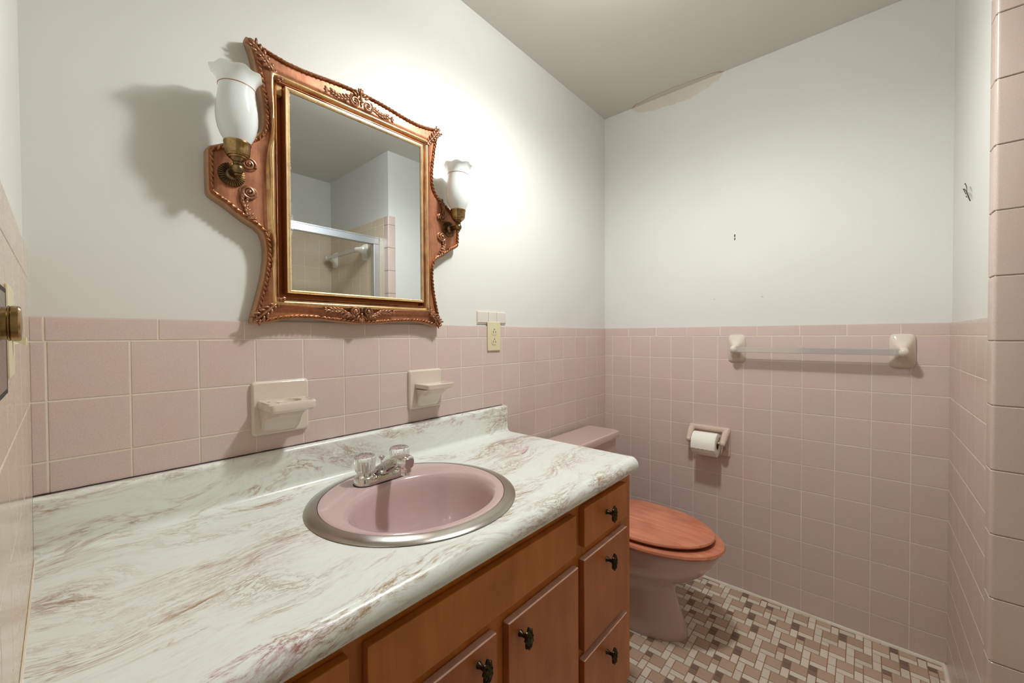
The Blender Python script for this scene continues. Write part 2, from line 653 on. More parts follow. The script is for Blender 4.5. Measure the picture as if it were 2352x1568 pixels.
# ---- tiles: real relief, grout bed behind
def tiles(mb, rects, P, h=0.0055, g=0.0044, ch=0.0011, mat=0, top_round=None):
    for (u0, u1, v0, v1) in rects:
        if u1 < u0:
            u0, u1 = u1, u0
        if v1 < v0:
            v0, v1 = v1, v0
        gap = 0.0013
        u0 += gap
        u1 -= gap
        v0 += gap
        v1 -= gap
        if u1 - u0 < 0.004 or v1 - v0 < 0.004:
            continue
        c = min(ch, (u1 - u0) / 4, (v1 - v0) / 4)
        ct = top_round or c
        levels = [(0.0, 0.0, g - 0.001), (0.0, 0.0, g + (h - g) * 0.35), (c * 0.35, ct * 0.3, g + (h - g) * 0.8), (c, ct, h)]
        rings = []
        for (ci, ti, hh) in levels:
            rings.append([P(u0 + ci, v0 + ci, hh), P(u1 - ci, v0 + ci, hh), P(u1 - ci, v1 - ti, hh), P(u0 + ci, v1 - ti, hh)])
        vr = [[mb.bm.verts.new(p) for p in r] for r in rings]
        for k in range(3):
            for i in range(4):
                j = (i + 1) % 4
                f = mb.bm.faces.new((vr[k][i], vr[k][j], vr[k + 1][j], vr[k + 1][i]))
                f.material_index = mat
        f = mb.bm.faces.new(vr[3])
        f.material_index = mat


def spans(cuts):
    cuts = sorted(cuts)
    return list(zip(cuts[:-1], cuts[1:]))


def grid_rects(ucuts, vcuts):
    return [(a, b2, c, d) for a, b2 in spans(ucuts) for c, d in spans(vcuts)]


rows = [L0 - k * RW for k in range(10)] + [0.0985, 0.008]
# back wall
PB = lambda u, v, h: V(u, -h, v)
mb = MB()
ucuts = [XL + 0.004] + [-(0.10396 + i * 0.11071) for i in range(19)] + [-0.001]
tiles(mb, grid_rects(ucuts, rows), PB)
bull = [XL + 0.004, -2.0989, -1.9425, -1.7867, -1.6331, -1.4787, -1.3251, -1.1692, -1.0132, -0.8578, -0.7773, -0.6198, -0.466, -0.3174, -0.1658, -0.001]
tiles(mb, grid_rects(bull, [L0, 1.2260]), PB, top_round=0.010)
mb.box((XL + 0.001, -0.0046, 0.0), (-0.0005, 0.0, 1.2235), mat=1)
wt = mb.build('tile_wainscot', ['pink_tile', 'grout'], wall_back, origin=wall_back['_o'], recalc=True)
mb = MB()
tiles(mb, [(-1.0174, -0.9582, 1.2365, 1.281), (-0.9582, -0.9108, 1.2365, 1.281), (-0.9108, -0.8560, 1.2365, 1.281)], PB, h=0.0062)
mb.box((-1.0174, -0.0036, 1.2335), (-0.8560, 0.0, 1.282), mat=1)
pt = mb.build('pale_tile_strip', ['pale_tile', 'caulk'], wall_back, origin=wall_back['_o'])
pt['label'] = 'three pale tiles above the pink tile cap'
# far wall
PF = lambda u, v, h: V(-h, u, v)
mb = MB()
ucuts = [-0.0055] + [-(0.04953 + j * 0.10924) for j in range(12)] + [YS + 0.001]
tiles(mb, grid_rects(ucuts, rows), PF)
bullf = [-0.0055, -0.1457, -0.2993, -0.4541, -0.6068, -0.7587, -0.9143, -1.068, -1.2222, YS + 0.001]
tiles(mb, grid_rects(bullf, [L0, 1.2260]), PF, top_round=0.010)
mb.box((-0.0046, YS + 0.0005, 0.0), (0.0, -0.0005, 1.2235), mat=1)
mb.build('tile_wainscot', ['pink_tile', 'grout'], wall_far, origin=wall_far['_o'])
# stub wall facing the vanity: wainscot, then the trim column that wraps the corner
PS = lambda u, v, h: V(u, YS + h, v)
mb = MB()
ucuts = [-0.006 - 0.109 * k for k in range(6)]
tiles(mb, grid_rects(ucuts, rows), PS)
tiles(mb, [(ucuts[-1], XS + 0.048, v0, v1) for v0, v1 in spans(rows)], PS)
tiles(mb, grid_rects([-0.006, -0.16, -0.315, -0.47, XS + 0.048], [L0, 1.2260]), PS, top_round=0.010)
mb.box((XS + 0.047, YS, 0.0), (-0.0005, YS + 0.0046, 1.2235), mat=1)
mb.build('tile_wainscot', ['column_tile', 'grout'], wall_stub, origin=wall_stub['_o'])

zc = [0.008, 0.1005, 0.253, 0.4058, 0.5582, 0.7106, 0.863, 1.0155, 1.168, 1.3204, 1.473, 1.6254, 1.7778, 1.930, 1.990]
mb = MB()
h = 0.0062
for z0, z1 in spans(zc):
    z0 += 0.001
    z1 -= 0.001
    # L-shaped bullnose piece: 48 mm on each face, well rounded nose
    R = 0.008
    prof = [V(XS + 0.048, YS + 0.0015, 0), V(XS + 0.048, YS + h * 0.5, 0), V(XS + 0.046, YS + h * 0.92, 0), V(XS + 0.042, YS + h, 0)]
    for k in range(7):
        a = PI / 2 + (PI / 2) * k / 6
        prof.append(V(XS - h + R + R * math.cos(a), YS + h - R + R * math.sin(a), 0))
    prof += [V(XS - h, YS - 0.044, 0), V(XS - h * 0.92, YS - 0.047, 0), V(XS - h * 0.5, YS - 0.049, 0), V(XS - 0.0015, YS - 0.049, 0)]
    rings = []
    for dz, sh in ((0.0, 0.0012), (0.0012, 0.0)):
        rings.append([p + V((XS - p.x) * 0, 0, z0 + dz) for p in prof])
    rings = []
    cen = V(XS + 0.004, YS - 0.004, 0)
    for zz, s in ((z0, 0.0016), (z0 + 0.0016, 0.0), (z1 - 0.0016, 0.0), (z1, 0.0016)):
        ring = []
        for p in prof:
            q = p.copy()
            if q.y > YS + 0.002:
                q.y -= s
            if q.x < XS - 0.002:
                q.x += s
            q.z = zz
            ring.append(q)
        rings.append(ring)
    mb.loft(rings, 0, False, False, closed=False)
mb.box((XS - 0.0030, YS - 0.05, 0.0), (XS, YS, 1.989), mat=1)
mb.box((XS - 0.0030, YS, 0.0), (XS + 0.048, YS + 0.0030, 1.989), mat=1)
mb.build('tile_corner_trim', ['column_tile', 'grout'], wall_stub, origin=wall_stub['_o'])
# tub alcove: end wall (behind the stub) and back wall
PE = lambda u, v, h: V(XS - h, u, v)
mb = MB()
zt = [1.945 - 0.109 * k for k in range(13)]
uc = [YS - 0.049 - 0.109 * k for k in range(8)]
uc = [u for u in uc if u > YB + 0.01] + [YB + 0.0058]
tiles(mb, grid_rects(uc, zt), PE)
tiles(mb, grid_rects([YS - 0.049 - 0.154 * k for k in range(6)] + [YB + 0.0058], [1.945, 1.990]), PE, top_round=0.010)
mb.box((XS - 0.0046, YB, 0.55), (XS, YS - 0.049, 1.988), mat=1)
mb.build('alcove_tile', ['tub_tile', 'grout'], wall_stub, origin=wall_stub['_o'])
PA = lambda u, v, h: V(u, YB + h, v)
mb = MB()
uc = [XS - 0.0065, XS - 0.1] + [XS - 0.1 - 0.109 * k for k in range(1, 13)]
tiles(mb, grid_rects(uc, zt), PA)
tiles(mb, grid_rects([XS - 0.0065 - 0.154 * k for k in range(10)], [1.945, 1.990]), PA, top_round=0.010)
mb.box((XL + 0.05, YB, 0.55), (XS, YB + 0.0046, 1.988), mat=1)
mb.build('alcove_tile', ['tub_tile', 'grout'], wall_alcove, origin=wall_alcove['_o'])
# left wall tile (taller than the back wall's)
PL = lambda u, v, h: V(XL + h, u, v)
mb = MB()
uc = [-0.004, -0.038, -0.147, -0.256, -0.365, -0.474, -0.583, -0.692, -0.726]
rl = [1.2895] + [1.18 - RW * k for k in range(10)] + [0.0985, 0.008]
tiles(mb, grid_rects(uc, rl), PL)
tiles(mb, grid_rects([-0.004, -0.158, -0.312, -0.466, -0.620, -0.726], [1.2895, 1.3430]), PL, top_round=0.010)
mb.box((XL, -0.7265, 0.0), (XL + 0.0046, -0.0005, 1.341), mat=1)
mb.build('tile_wainscot', ['beige_tile', 'grout'], wall_left, origin=wall_left['_o'])

# ---- floor: grouted slab and mosaic in one surface
mb = MB()
mb.box((XL - 0.1, YB - 0.1, -0.1), (0.1, 0.1, 0.0), mat=3)
U = 0.0244
OX, OY = -0.4875, -0.7342
occ = {}
pieces = []


def place(i0, i1, j0, j1, m):
    cells = [(i, j) for i in range(i0, i1) for j in range(j0, j1)]
    if any(c in occ for c in cells):
        return False
    for c in cells:
        occ[c] = m
    pieces.append((i0, i1, j0, j1, m))
    return True


IMIN, IMAX = int((OX - 0.0) / U) - 1, int((OX + 2.13) / U) + 2
JMIN, JMAX = int((OY - 0.0) / U) - 1, int((OY - YS + 0.0) / U) + 2
rng = random.Random(11)
# the sheet repeats on a skewed lattice of ten cells: one large brown, two white bars, two small darks
for i in range(IMIN - 3, IMAX + 3):
    for j in range(JMIN - 3, JMAX + 3):
        q = (i - 3 * j) % 10
        if q == 0:
            place(i, i + 2, j, j + 2, 0)
        elif q == 2:
            place(i, i + 1, j, j + 2, 1)
        elif q == 5:
            place(i, i + 2, j, j + 1, 1)
for i in range(IMIN, IMAX):
    for j in range(JMIN, JMAX):
        if (i, j) not in occ and (i - 3 * j) % 10 == 3:
            if rng.random() < 0.35:
                place(i, i + 2, j, j + 1, 1)
            else:
                place(i, i + 1, j, j + 1, 1 if rng.random() < 0.25 else 2)
        elif (i, j) not in occ:
            place(i, i + 1, j, j + 1, 2 if rng.random() < 0.7 else 0)
PFl = lambda u, v, h: V(u, v, h)
for (i0, i1, j0, j1, m) in pieces:
    x0, x1 = OX - i1 * U, OX - i0 * U
    y0, y1 = OY - j1 * U, OY - j0 * U
    x0, x1 = max(x0, XL + 0.006), min(x1, -0.012)
    y0, y1 = max(y0, YS + 0.004), min(y1, -0.008)
    if x1 - x0 < 0.006 or y1 - y0 < 0.006:
        continue
    tiles(mb, [(x0 + 0.0001, x1 - 0.0001, y0 + 0.0001, y1 - 0.0001)], PFl, h=0.0014, g=0.0006, ch=0.0005, mat=m)
floor = struct(mb.build('floor', ['fl_brown', 'fl_white', 'fl_dark', 'floor_grout'], sharp=30))

# caulk along the floor edges
mb = MB()
for (p, q) in ((V(-0.010, -0.01, 0.002), V(-0.010, YS + 0.01, 0.002)), (V(-0.012, YS + 0.010, 0.002), V(XS, YS + 0.010, 0.002))):
    n = 60
    mb.tube([p.lerp(q, k / n) + V(0.0012 * noise.noise(V(k * .7, 0, 0)), 0.0012 * noise.noise(V(0, k * .7, 3)), 0) for k in range(n + 1)], [0.0085 + 0.002 * noise.noise(V(k * .5, 5, 0)) for k in range(n + 1)], 8)
struct(mb.build('trim_1', 'caulk'))

# ------------------------------------------------------------------ vanity cabinet
CX0, CX1 = XL + 0.008, -0.882
YF = -0.560
ZT = 0.757
van = thing('vanity_cabinet', (-1.5, -0.28, 0.0), 'brown stained wooden vanity cabinet under the marbled countertop', 'cabinet')
mb = MB()
mb.box((CX0, YF + 0.019, 0.09), (CX0 + 0.018, -0.012, ZT - 0.002))
mb.box((CX1 - 0.018, YF + 0.019, 0.09), (CX1, -0.012, ZT - 0.002))
mb.box((CX0 + 0.018, -0.024, 0.09), (CX1 - 0.018, -0.012, ZT - 0.002))
mb.box((CX0 + 0.018, YF + 0.019, 0.09), (CX1 - 0.018, -0.024, 0.108))
mb.box((CX0 + 0.018, YF + 0.0185, 0.108), (CX1 - 0.018, YF + 0.0225, ZT - 0.002))   # dust panel behind the fronts
mb.box((CX0, YF + 0.07, 0.002), (CX1, -0.012, 0.09))                # recessed plinth
bev = 0.0012
# face frame: stiles and rails
for x0, x1 in ((CX0, -2.072), (-1.838, -1.772), (-1.236, -1.170), (-0.950, CX1)):
    mb.box((x0, YF, 0.09), (x1, YF + 0.0195, ZT - 0.001), bev, 1)
for x0, x1, z0, z1 in ((-2.072, -0.95, 0.725, ZT - 0.0015), (-1.772, -1.236, 0.585, 0.642), (-1.170, -0.95, 0.585, 0.645), (-2.072, -1.838, 0.585, 0.645),
                       (-1.170, -0.95, 0.325, 0.38), (-2.072, -1.838, 0.325, 0.38), (-2.072, -0.95, 0.0905, 0.13), (-1.525, -1.47, 0.13, 0.585)):
    mb.box((x0, YF + 0.0003, z0), (x1, YF + 0.019, z1), bev, 1)
mb.build('carcass', 'cab', van)


def front(name, x0, x1, z0, z1, worn=False, label=None):
    """overlay front, eased edges, worn top edge painted paler as if lit"""
    m = MB()
    m.box((x0, YF - 0.018, z0), (x1, YF - 0.0002, z1), 0.0022, 2)
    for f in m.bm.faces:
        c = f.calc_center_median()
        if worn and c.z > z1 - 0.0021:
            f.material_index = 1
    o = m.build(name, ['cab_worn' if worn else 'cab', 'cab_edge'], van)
    if label:
        o['label'] = label
    return o


def knob(parent, x, z, tilt=0.0):
    """blackened brass knob: flared stem and a lobed, carved oval face"""
    m = MB()
    y0 = YF - 0.018
    m.lathe([(0.0068, 0.0), (0.0066, 0.002), (0.0048, 0.005), (0.0042, 0.012), (0.0052, 0.018), (0.009, 0.0215)], (x, y0, z), 'y', 16)
    n = 40
    rings = []
    for (s, d) in ((0.55, 0.0200), (0.92, 0.0212), (1.0, 0.0235), (0.96, 0.0262), (0.8, 0.0285), (0.62, 0.0278), (0.42, 0.0296), (0.22, 0.0315), (0.05, 0.0318)):
        ring = []
        for k in range(n):
            a = 2 * PI * k / n
            lob = 1.0 + 0.13 * math.cos(8 * a) * (1.0 if s > 0.5 else 0.4) + 0.08 * math.cos(2 * a + PI)
            dd = d + (0.0016 * math.cos(8 * a + PI) if 0.3 < s < 0.9 else 0)
            ring.append(V(x + 0.0128 * s * lob * math.cos(a), y0 - dd, z + 0.0205 * s * lob * math.sin(a)))
        rings.append(ring)
    m.loft(rings)
    for k in range(8):
        a = 2 * PI * (k + .5) / 8
        m.ball((x + 0.0084 * math.cos(a), y0 - 0.0285, z + 0.0135 * math.sin(a)), (0.0022, 0.0018, 0.003), u=8, v=5)
    return m.build('knob', 'knob', parent)


d1 = front('drawer', -1.1855, -0.938, 0.633, 0.7365)
knob(d1, -1.067, 0.6885)
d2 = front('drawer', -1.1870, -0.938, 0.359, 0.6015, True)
knob(d2, -1.067, 0.5545)
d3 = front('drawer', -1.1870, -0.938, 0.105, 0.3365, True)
knob(d3, -1.067, 0.2905)
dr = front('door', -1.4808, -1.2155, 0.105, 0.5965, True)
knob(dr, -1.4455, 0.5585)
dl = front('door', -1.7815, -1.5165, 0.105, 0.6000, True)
knob(dl, -1.5665, 0.5665)
front('false_front', -1.7890, -1.2240, 0.6290, 0.7315)
d4 = front('drawer', -2.0850, -1.8165, 0.633, 0.7340)
knob(d4, -1.950, 0.6885)
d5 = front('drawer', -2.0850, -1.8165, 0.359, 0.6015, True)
knob(d5, -1.950, 0.5545)
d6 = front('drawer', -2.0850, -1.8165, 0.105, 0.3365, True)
knob(d6, -1.950, 0.2905)
# hinge leaf beside the right-hand door
m = MB()
m.box((-1.2145, YF - 0.0035, 0.475), (-1.2085, YF - 0.0005, 0.535), 0.001, 1)
m.tube([V(-1.2120, YF - 0.006, 0.477), V(-1.2120, YF - 0.006, 0.533)], 0.0028, 8)
m.build('hinge', 'knob', van)

# ------------------------------------------------------------------ countertop (post-formed: splash, cove, top, rolled nose)
SX, SY = -1.508, -0.2965
ZK = 0.797
prof = []
yb = -0.0062


def arc(cy, cz, r, a0, a1, n):
    return [(cy + r * math.cos(math.radians(a0 + (a1 - a0) * k / n)), cz + r * math.sin(math.radians(a0 + (a1 - a0) * k / n))) for k in range(n + 1)]


prof += [(yb, 0.760), (yb, 0.9015)]
prof += arc(-0.0175, 0.892, 0.0105, 75, 180, 7)                 # rounded splash top
prof += arc(-0.0455, ZK + 0.0175, 0.0175, 0, -90, 7)            # cove
prof += [(-0.52, ZK), (-0.545, ZK), (-0.553, ZK + 0.0008)]
prof += arc(-0.562, ZK - 0.0235, 0.0245, 92, 180, 8)            # rolled nose
prof += [(-0.5865, 0.768), (-0.5835, 0.7595), (-0.580, 0.7572), (-0.565, 0.7572), (-0.562, 0.760)]
mb = MB()
N = 40
rings = []
x0, x1 = XL + 0.0057, -0.8735
for k in range(N + 1):
    x = x0 + (x1 - x0) * k / N
    rings.append([V(x, y, z) for y, z in prof])
mb.loft(rings)
top = mb.build('countertop', 'laminate', sharp=35)
# cut the basin hole
cm = MB().lathe([(0.222, -0.2), (0.222, 0.2)], (SX, SY, ZK), n=64)
cutter = cm.build('cut', 'laminate', origin=(0, 0, 0))
bo = top.modifiers.new('hole', 'BOOLEAN')
bo.operation = 'DIFFERENCE'
bo.object = cutter
bo.solver = 'EXACT'
dg = bpy.context.evaluated_depsgraph_get()
nm = bpy.data.meshes.new_from_object(top.evaluated_get(dg))
top.modifiers.clear()
old = top.data
top.data = nm
bpy.data.meshes.remove(old)
bpy.data.objects.remove(cutter)
resharp(nm, 32)
tag(top, 'white laminate countertop with pink and tan marbling and an integral backsplash', 'countertop')
m = MB()
# dark shrunken caulk line on top of the splash and grubby line at the wall end
n = 90
m.tube([V(x0 + (x1 - 0.01 - x0) * k / n, -0.0066, 0.9030 + 0.0005 * noise.noise(V(k * .9, 1, 2))) for k in range(n + 1)], [max(0.0004, 0.0011 + 0.0008 * noise.noise(V(k * .6, 0, 0))) for k in range(n + 1)], 6)
o = m.build('caulk_line', 'dark_seal', top, origin=top['_o'])
m = MB()
n = 60
m.tube([V(XL + 0.0068, -0.03 - 0.545 * k / n, ZK + 0.001) for k in range(n + 1)], [0.0016 + 0.0008 * noise.noise(V(k * .8, 2, 0)) for k in range(n + 1)], 6)
m.build('caulk_line', 'caulk', top, origin=top['_o'])

# ------------------------------------------------------------------ basin
basin = thing('washbasin', (SX, SY, ZK), 'round mauve pink washbasin set into the countertop with a steel rim', 'sink')
m = MB()
NN = 96


def ell(cx, cy, a, b_, z, sq=0.0):
    out = []
    for k in range(NN):
        t_ = 2 * PI * k / NN
        out.append(V(cx + a * math.cos(t_), cy + b_ * math.sin(t_), z))
    return out


rings = [ell(SX, SY, 0.210, 0.210, ZK - 0.02), ell(SX, SY, 0.2160, 0.2160, ZK + 0.004), ell(SX, SY, 0.2165, 0.2165, ZK + 0.0085), ell(SX, SY, 0.2125, 0.2130, ZK + 0.0100),
         ell(SX, SY, 0.208, 0.209, ZK + 0.0100)]
BX, BY = SX - 0.004, SY - 0.044
prof_b = [(1.030, ZK + 0.0096), (1.005, ZK + 0.0082), (0.975, ZK + 0.0040), (0.945, ZK - 0.004), (0.915, ZK - 0.018), (0.875, ZK - 0.040), (0.815, ZK - 0.070), (0.72, ZK - 0.100),
          (0.60, ZK - 0.126), (0.42, ZK - 0.139), (0.22, ZK - 0.145), (0.10, ZK - 0.148)]
for s, z in prof_b:
    rings.append(ell(BX, BY - 0.004 * (1 - s), 0.183 * s, 0.152 * s, z))
m.loft(rings, 0, False, True)
m.build('bowl', 'sink', basin)
m = MB()
rp = [(0.2442, 0.0006), (0.2448, 0.0016), (0.2438, 0.0030), (0.2330, 0.0066), (0.2225, 0.0090), (0.2180, 0.0093), (0.2172, 0.0080), (0.2200, 0.0014), (0.2442, 0.0006)]
m.loft([ell(SX, SY, r, r, ZK + z) for r, z in rp], 0, False, False)
m.build('steel_rim', 'steel', basin, sharp=60)
m = MB()
m.lathe([(0.0215, 0.0), (0.0225, 0.0015), (0.019, 0.0028), (0.012, 0.002), (0.002, 0.0035)], (BX, BY - 0.003, ZK - 0.1478), n=32)
m.build('drain', 'chrome', basin)

# ------------------------------------------------------------------ faucet
FX, FY, FZ = -1.513, -0.156, ZK + 0.0100
fau = thing('faucet', (FX, FY, FZ), 'chrome two handle faucet standing on the back of the pink washbasin', 'faucet')
m = MB()


def stadium(hw, hd, z, n=16):
    pts = []
    for k in range(n + 1):
        a = -PI / 2 + PI * k / n
        pts.append(V(FX + hw - hd + hd * math.cos(a), FY + hd * math.sin(a), z))
    for k in range(n + 1):
        a = PI / 2 + PI * k / n
        pts.append(V(FX - hw + hd + hd * math.cos(a), FY + hd * math.sin(a), z))
    return pts


m.loft([stadium(0.0785, 0.0290, FZ + 0.0015), stadium(0.0788, 0.0292, FZ + 0.004), stadium(0.0775, 0.0280, FZ + 0.012), stadium(0.0755, 0.0262, FZ + 0.0165), stadium(0.070, 0.022, FZ + 0.018)])
for s in (-1, 1):
    m.lathe([(0.0262, 0.0165), (0.0262, 0.019), (0.0225, 0.022), (0.0195, 0.0285), (0.0190, 0.032)], (FX + s * 0.051, FY, FZ), n=32)
m.build('base_plate', 'chrome', fau)
m = MB()
m.loft([stadium(0.0800, 0.0303, FZ + 0.0003), stadium(0.0802, 0.0305, FZ + 0.0012), stadium(0.079, 0.0295, FZ + 0.0022)])
m.build('gasket', 'dark_seal', fau)
# spout: sections swept from the base towards the bowl
m = MB()
path = [(0.014, 0.0190, 0.027, 0.0110), (-0.006, 0.0260, 0.0235, 0.0150), (-0.026, 0.036, 0.0190, 0.0165), (-0.048, 0.0510, 0.0170, 0.0155), (-0.070, 0.0610, 0.0168, 0.0152), (-0.092, 0.0655, 0.0172, 0.0160),
        (-0.110, 0.0658, 0.0170, 0.0165), (-0.120, 0.0650, 0.0160, 0.0158), (-0.1235, 0.0645, 0.0125, 0.0130)]
rings = []
for idx, (dy, dz, hw, hh) in enumerate(path):
    if idx == 0:
        tx = Vector((0, path[1][0] - dy, path[1][1] - dz))
    elif idx == len(path) - 1:
        tx = Vector((0, dy - path[idx - 1][0], dz - path[idx - 1][1]))
    else:
        tx = Vector((0, path[idx + 1][0] - path[idx - 1][0], path[idx + 1][1] - path[idx - 1][1]))
    tx.normalize()
    up = Vector((1, 0, 0)).cross(tx) * -1
    if up.z < 0:
        up = -up
    ring = []
    for k in range(28):
        a = 2 * PI * k / 28
        ca, sa = math.cos(a), math.sin(a)
        e = 0.62
        px = hw * math.copysign(abs(ca) ** e, ca)
        pz = hh * math.copysign(abs(sa) ** e, sa)
        ring.append(V(FX, FY + dy, FZ + dz) + V(1, 0, 0) * px + up * pz)
    rings.append(ring)
m.loft(rings)
m.build('spout', 'chrome', fau)
m = MB()
m.lathe([(0.0125, 0.034), (0.0125, 0.040), (0.0118, 0.041), (0.0138, 0.042), (0.0142, 0.0465), (0.0142, 0.060)], (FX, FY - 0.107, FZ), n=28)
m.build('aerator', 'chrome', fau)
m = MB()
m.tube([V(FX + 0.004, FY + 0.012, FZ + 0.014), V(FX + 0.004, FY + 0.012, FZ + 0.048)], 0.0032, 12)
m.lathe([(0.0035, 0.046), (0.0045, 0.049), (0.0085, 0.053), (0.0088, 0.0555), (0.006, 0.0575), (0.0005, 0.058)], (FX + 0.004, FY + 0.012, FZ), n=20)
m.build('lift_rod', 'chrome', fau)
for s in (-1, 1):
    m = MB()
    flute = lambda r, z, a: r * (1.0 + 0.035 * math.cos(20 * a)) if r > 0.017 else r
    m.lathe([(0.0155, 0.0315), (0.0215, 0.0325), (0.0232, 0.036), (0.0252, 0.046), (0.0262, 0.058), (0.0262, 0.066), (0.0245, 0.0715), (0.0200, 0.0745), (0.0135, 0.0755), (0.0115, 0.0745), (0.001, 0.0742)],
            (FX + s * 0.051, FY, FZ), n=120, rmod=flute)
    hd = m.build('handle', 'acrylic', fau, sharp=70)
    hd['label'] = 'clear fluted acrylic handle'
    m = MB()
    m.lathe([(0.009, 0.033), (0.0085, 0.050), (0.0065, 0.056), (0.002, 0.0565)], (FX + s * 0.051, FY, FZ), n=24)
    m.build('handle_core', 'chrome', hd)

# ------------------------------------------------------------------ mirror cabinet with carved frame and two glass sconces
MC = -1.4955
mir = thing('mirror_cabinet', (MC, 0.0, 1.2235), 'ornate copper gilt framed mirror cabinet with winged sides and twin lamps on white wall', 'mirror')
half = [(0.0, 1.8865), (0.025, 1.8865), (0.05, 1.8855), (0.075, 1.8835), (0.10, 1.8810), (0.125, 1.8780), (0.15, 1.8755), (0.175, 1.8742), (0.20, 1.8745), (0.225, 1.8775), (0.25, 1.8820), (0.27, 1.8865), (0.283, 1.8890)]
side = [(0.2745, 1.868), (0.2675, 1.840), (0.2615, 1.810), (0.2560, 1.775), (0.2520, 1.745), (0.2505, 1.720), (0.2515, 1.697), (0.2565, 1.678), (0.268, 1.663), (0.290, 1.6475), (0.315, 1.6330), (0.340, 1.6180), (0.3580, 1.6075), (0.3617, 1.6020),
        (0.3620, 1.570), (0.3618, 1.540), (0.3612, 1.5120), (0.3580, 1.5050), (0.345, 1.4970), (0.329, 1.4880), (0.313, 1.4760), (0.292, 1.4620), (0.270, 1.4500), (0.257, 1.4380), (0.2510, 1.4200), (0.2490, 1.400), (0.2490, 1.380),
        (0.2520, 1.350), (0.2570, 1.320), (0.2640, 1.290), (0.2715, 1.260), (0.2775, 1.237)]
bot = [(0.2815, 1.2205), (0.266, 1.2208), (0.25, 1.2225), (0.235, 1.2260), (0.22, 1.2295), (0.20, 1.2325), (0.18, 1.2340), (0.15, 1.2342), (0.12, 1.2325), (0.09, 1.2300), (0.06, 1.2275), (0.03, 1.2248), (0.0, 1.2235)]
right = half + side + bot
OH, OZ0, OZ1, OC = 0.2145, 1.2845, 1.8090, -0.0095
inner = []
for idx, (x, z) in enumerate(right):
    if idx < len(half):
        inner.append((x / 0.283 * OH, OZ1))
    elif idx < len(half) + len(side):
        inner.append((OH, OZ0 + (z - 1.2205) / (1.889 - 1.2205) * (OZ1 - OZ0)))
    else:
        inner.append((x / 0.2815 * OH, OZ0))
outl = right + [(-x, z) for x, z in reversed(right[1:-1])]
inl = [(x + OC, z) for x, z in inner] + [(-x + OC, z) for x, z in reversed(inner[1:-1])]
NP = len(outl)
FD = 0.030       # flat of the wings
PM = lambda x, z, d: V(MC + x, -d, z)


def fheight(d, D):
    if d < 0.0016:
        return 0.0335
    if d < 0.0040:
        return 0.0385
    if d < 0.0058:
        return 0.0345
    if d < 0.0068:
        return 0.0380
    end = min(0.030, D - 0.0105)
    if d < end:
        t_ = (d - 0.0068) / (end - 0.0068)
        ridge = 0.0380 + 0.0090 * math.sin(PI * min(1.0, t_ * 1.15)) ** 0.8
        return ridge * (1 - t_ ** 2) + FD * t_ ** 2
    return FD


m = MB()
dist = [0.0, 0.0015, 0.0017, 0.0028, 0.0039, 0.0045, 0.0057, 0.0062, 0.0072, 0.0095, 0.012, 0.0145, 0.017, 0.0195, 0.022, 0.025, 0.028, 0.031, 0.04, 0.05, 0.065, 0.08, 0.1]
rings = []
rings.append([PM(x, z, 0.012) for x, z in inl])
for dd in dist:
    ring = []
    for (ox, oz), (ix, iz) in zip(outl, inl):
        D = math.hypot(ox - ix, oz - iz)
        f = min(dd, D - 0.001) / D
        # perpendicular distance decides the moulding's height
        perp = max(abs((ox - ix)) if abs(iz - OZ1) > 1e-6 and abs(iz - OZ0) > 1e-6 else 0, abs(oz - iz) if (abs(iz - OZ1) < 1e-6 or abs(iz - OZ0) < 1e-6) else 0)
        ring.append(PM(ix + (ox - ix) * f, iz + (oz - iz) * f, fheight(f * max(perp, 1e-4), perp)))
    rings.append(ring)
rings.append([PM(x, z, FD) for x, z in outl])
mats = [3] + [0] * 4 + [3] * 2 + [0] + [1] * 8 + [0] * (len(dist) - 15 + 1)
mats = mats[:len(rings) - 1]
while len(mats) < len(rings) - 1:
    mats.append(0)
# rounded front edge, then the plain side back to the wall
def offs(k, o_):
    x0_, z0_ = outl[k - 1]
    x1_, z1_ = outl[(k + 1) % NP]
    tx, tz = x1_ - x0_, z1_ - z0_
    l_ = math.hypot(tx, tz) or 1
    return outl[k][0] + (-tz / l_) * -o_ * -1 * 1.0, outl[k][1] + (tx / l_) * o_ * 1.0


sgn = 1.0
test = offs(5, 0.01)
if test[1] < outl[5][1]:
    sgn = -1.0
for o_, d_ in ((0.0025, 0.0285), (0.0035, 0.025), (0.0035, 0.012), (0.0025, 0.0008)):
    rings.append([PM(*offs(k, o_ * sgn), d_) for k in range(NP)])
    mats.append(2)
m.loft(rings, 0, False, False, mats=mats)
# recess floor around the door
m.box((MC + OC - OH - 0.002, -0.013, OZ0 - 0.002), (MC + OC + OH + 0.002, -0.0008, OZ1 + 0.002), mat=3)
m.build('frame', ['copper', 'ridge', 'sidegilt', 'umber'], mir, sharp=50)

# rope trim following the outline
m = MB()
ins = [offs(k, -0.0055 * sgn) for k in range(NP)]
closed = ins + [ins[0]]
seglen = [math.hypot(closed[k + 1][0] - closed[k][0], closed[k + 1][1] - closed[k][1]) for k in range(NP)]
tot = sum(seglen)


def along(s):
    s %= tot
    for k in range(NP):
        if s <= seglen[k]:
            f = s / seglen[k] if seglen[k] else 0
            a, c_ = closed[k], closed[k + 1]
            return a[0] + (c_[0] - a[0]) * f, a[1] + (c_[1] - a[1]) * f, math.atan2(c_[1] - a[1], c_[0] - a[0])
        s -= seglen[k]
    return closed[0][0], closed[0][1], 0.0


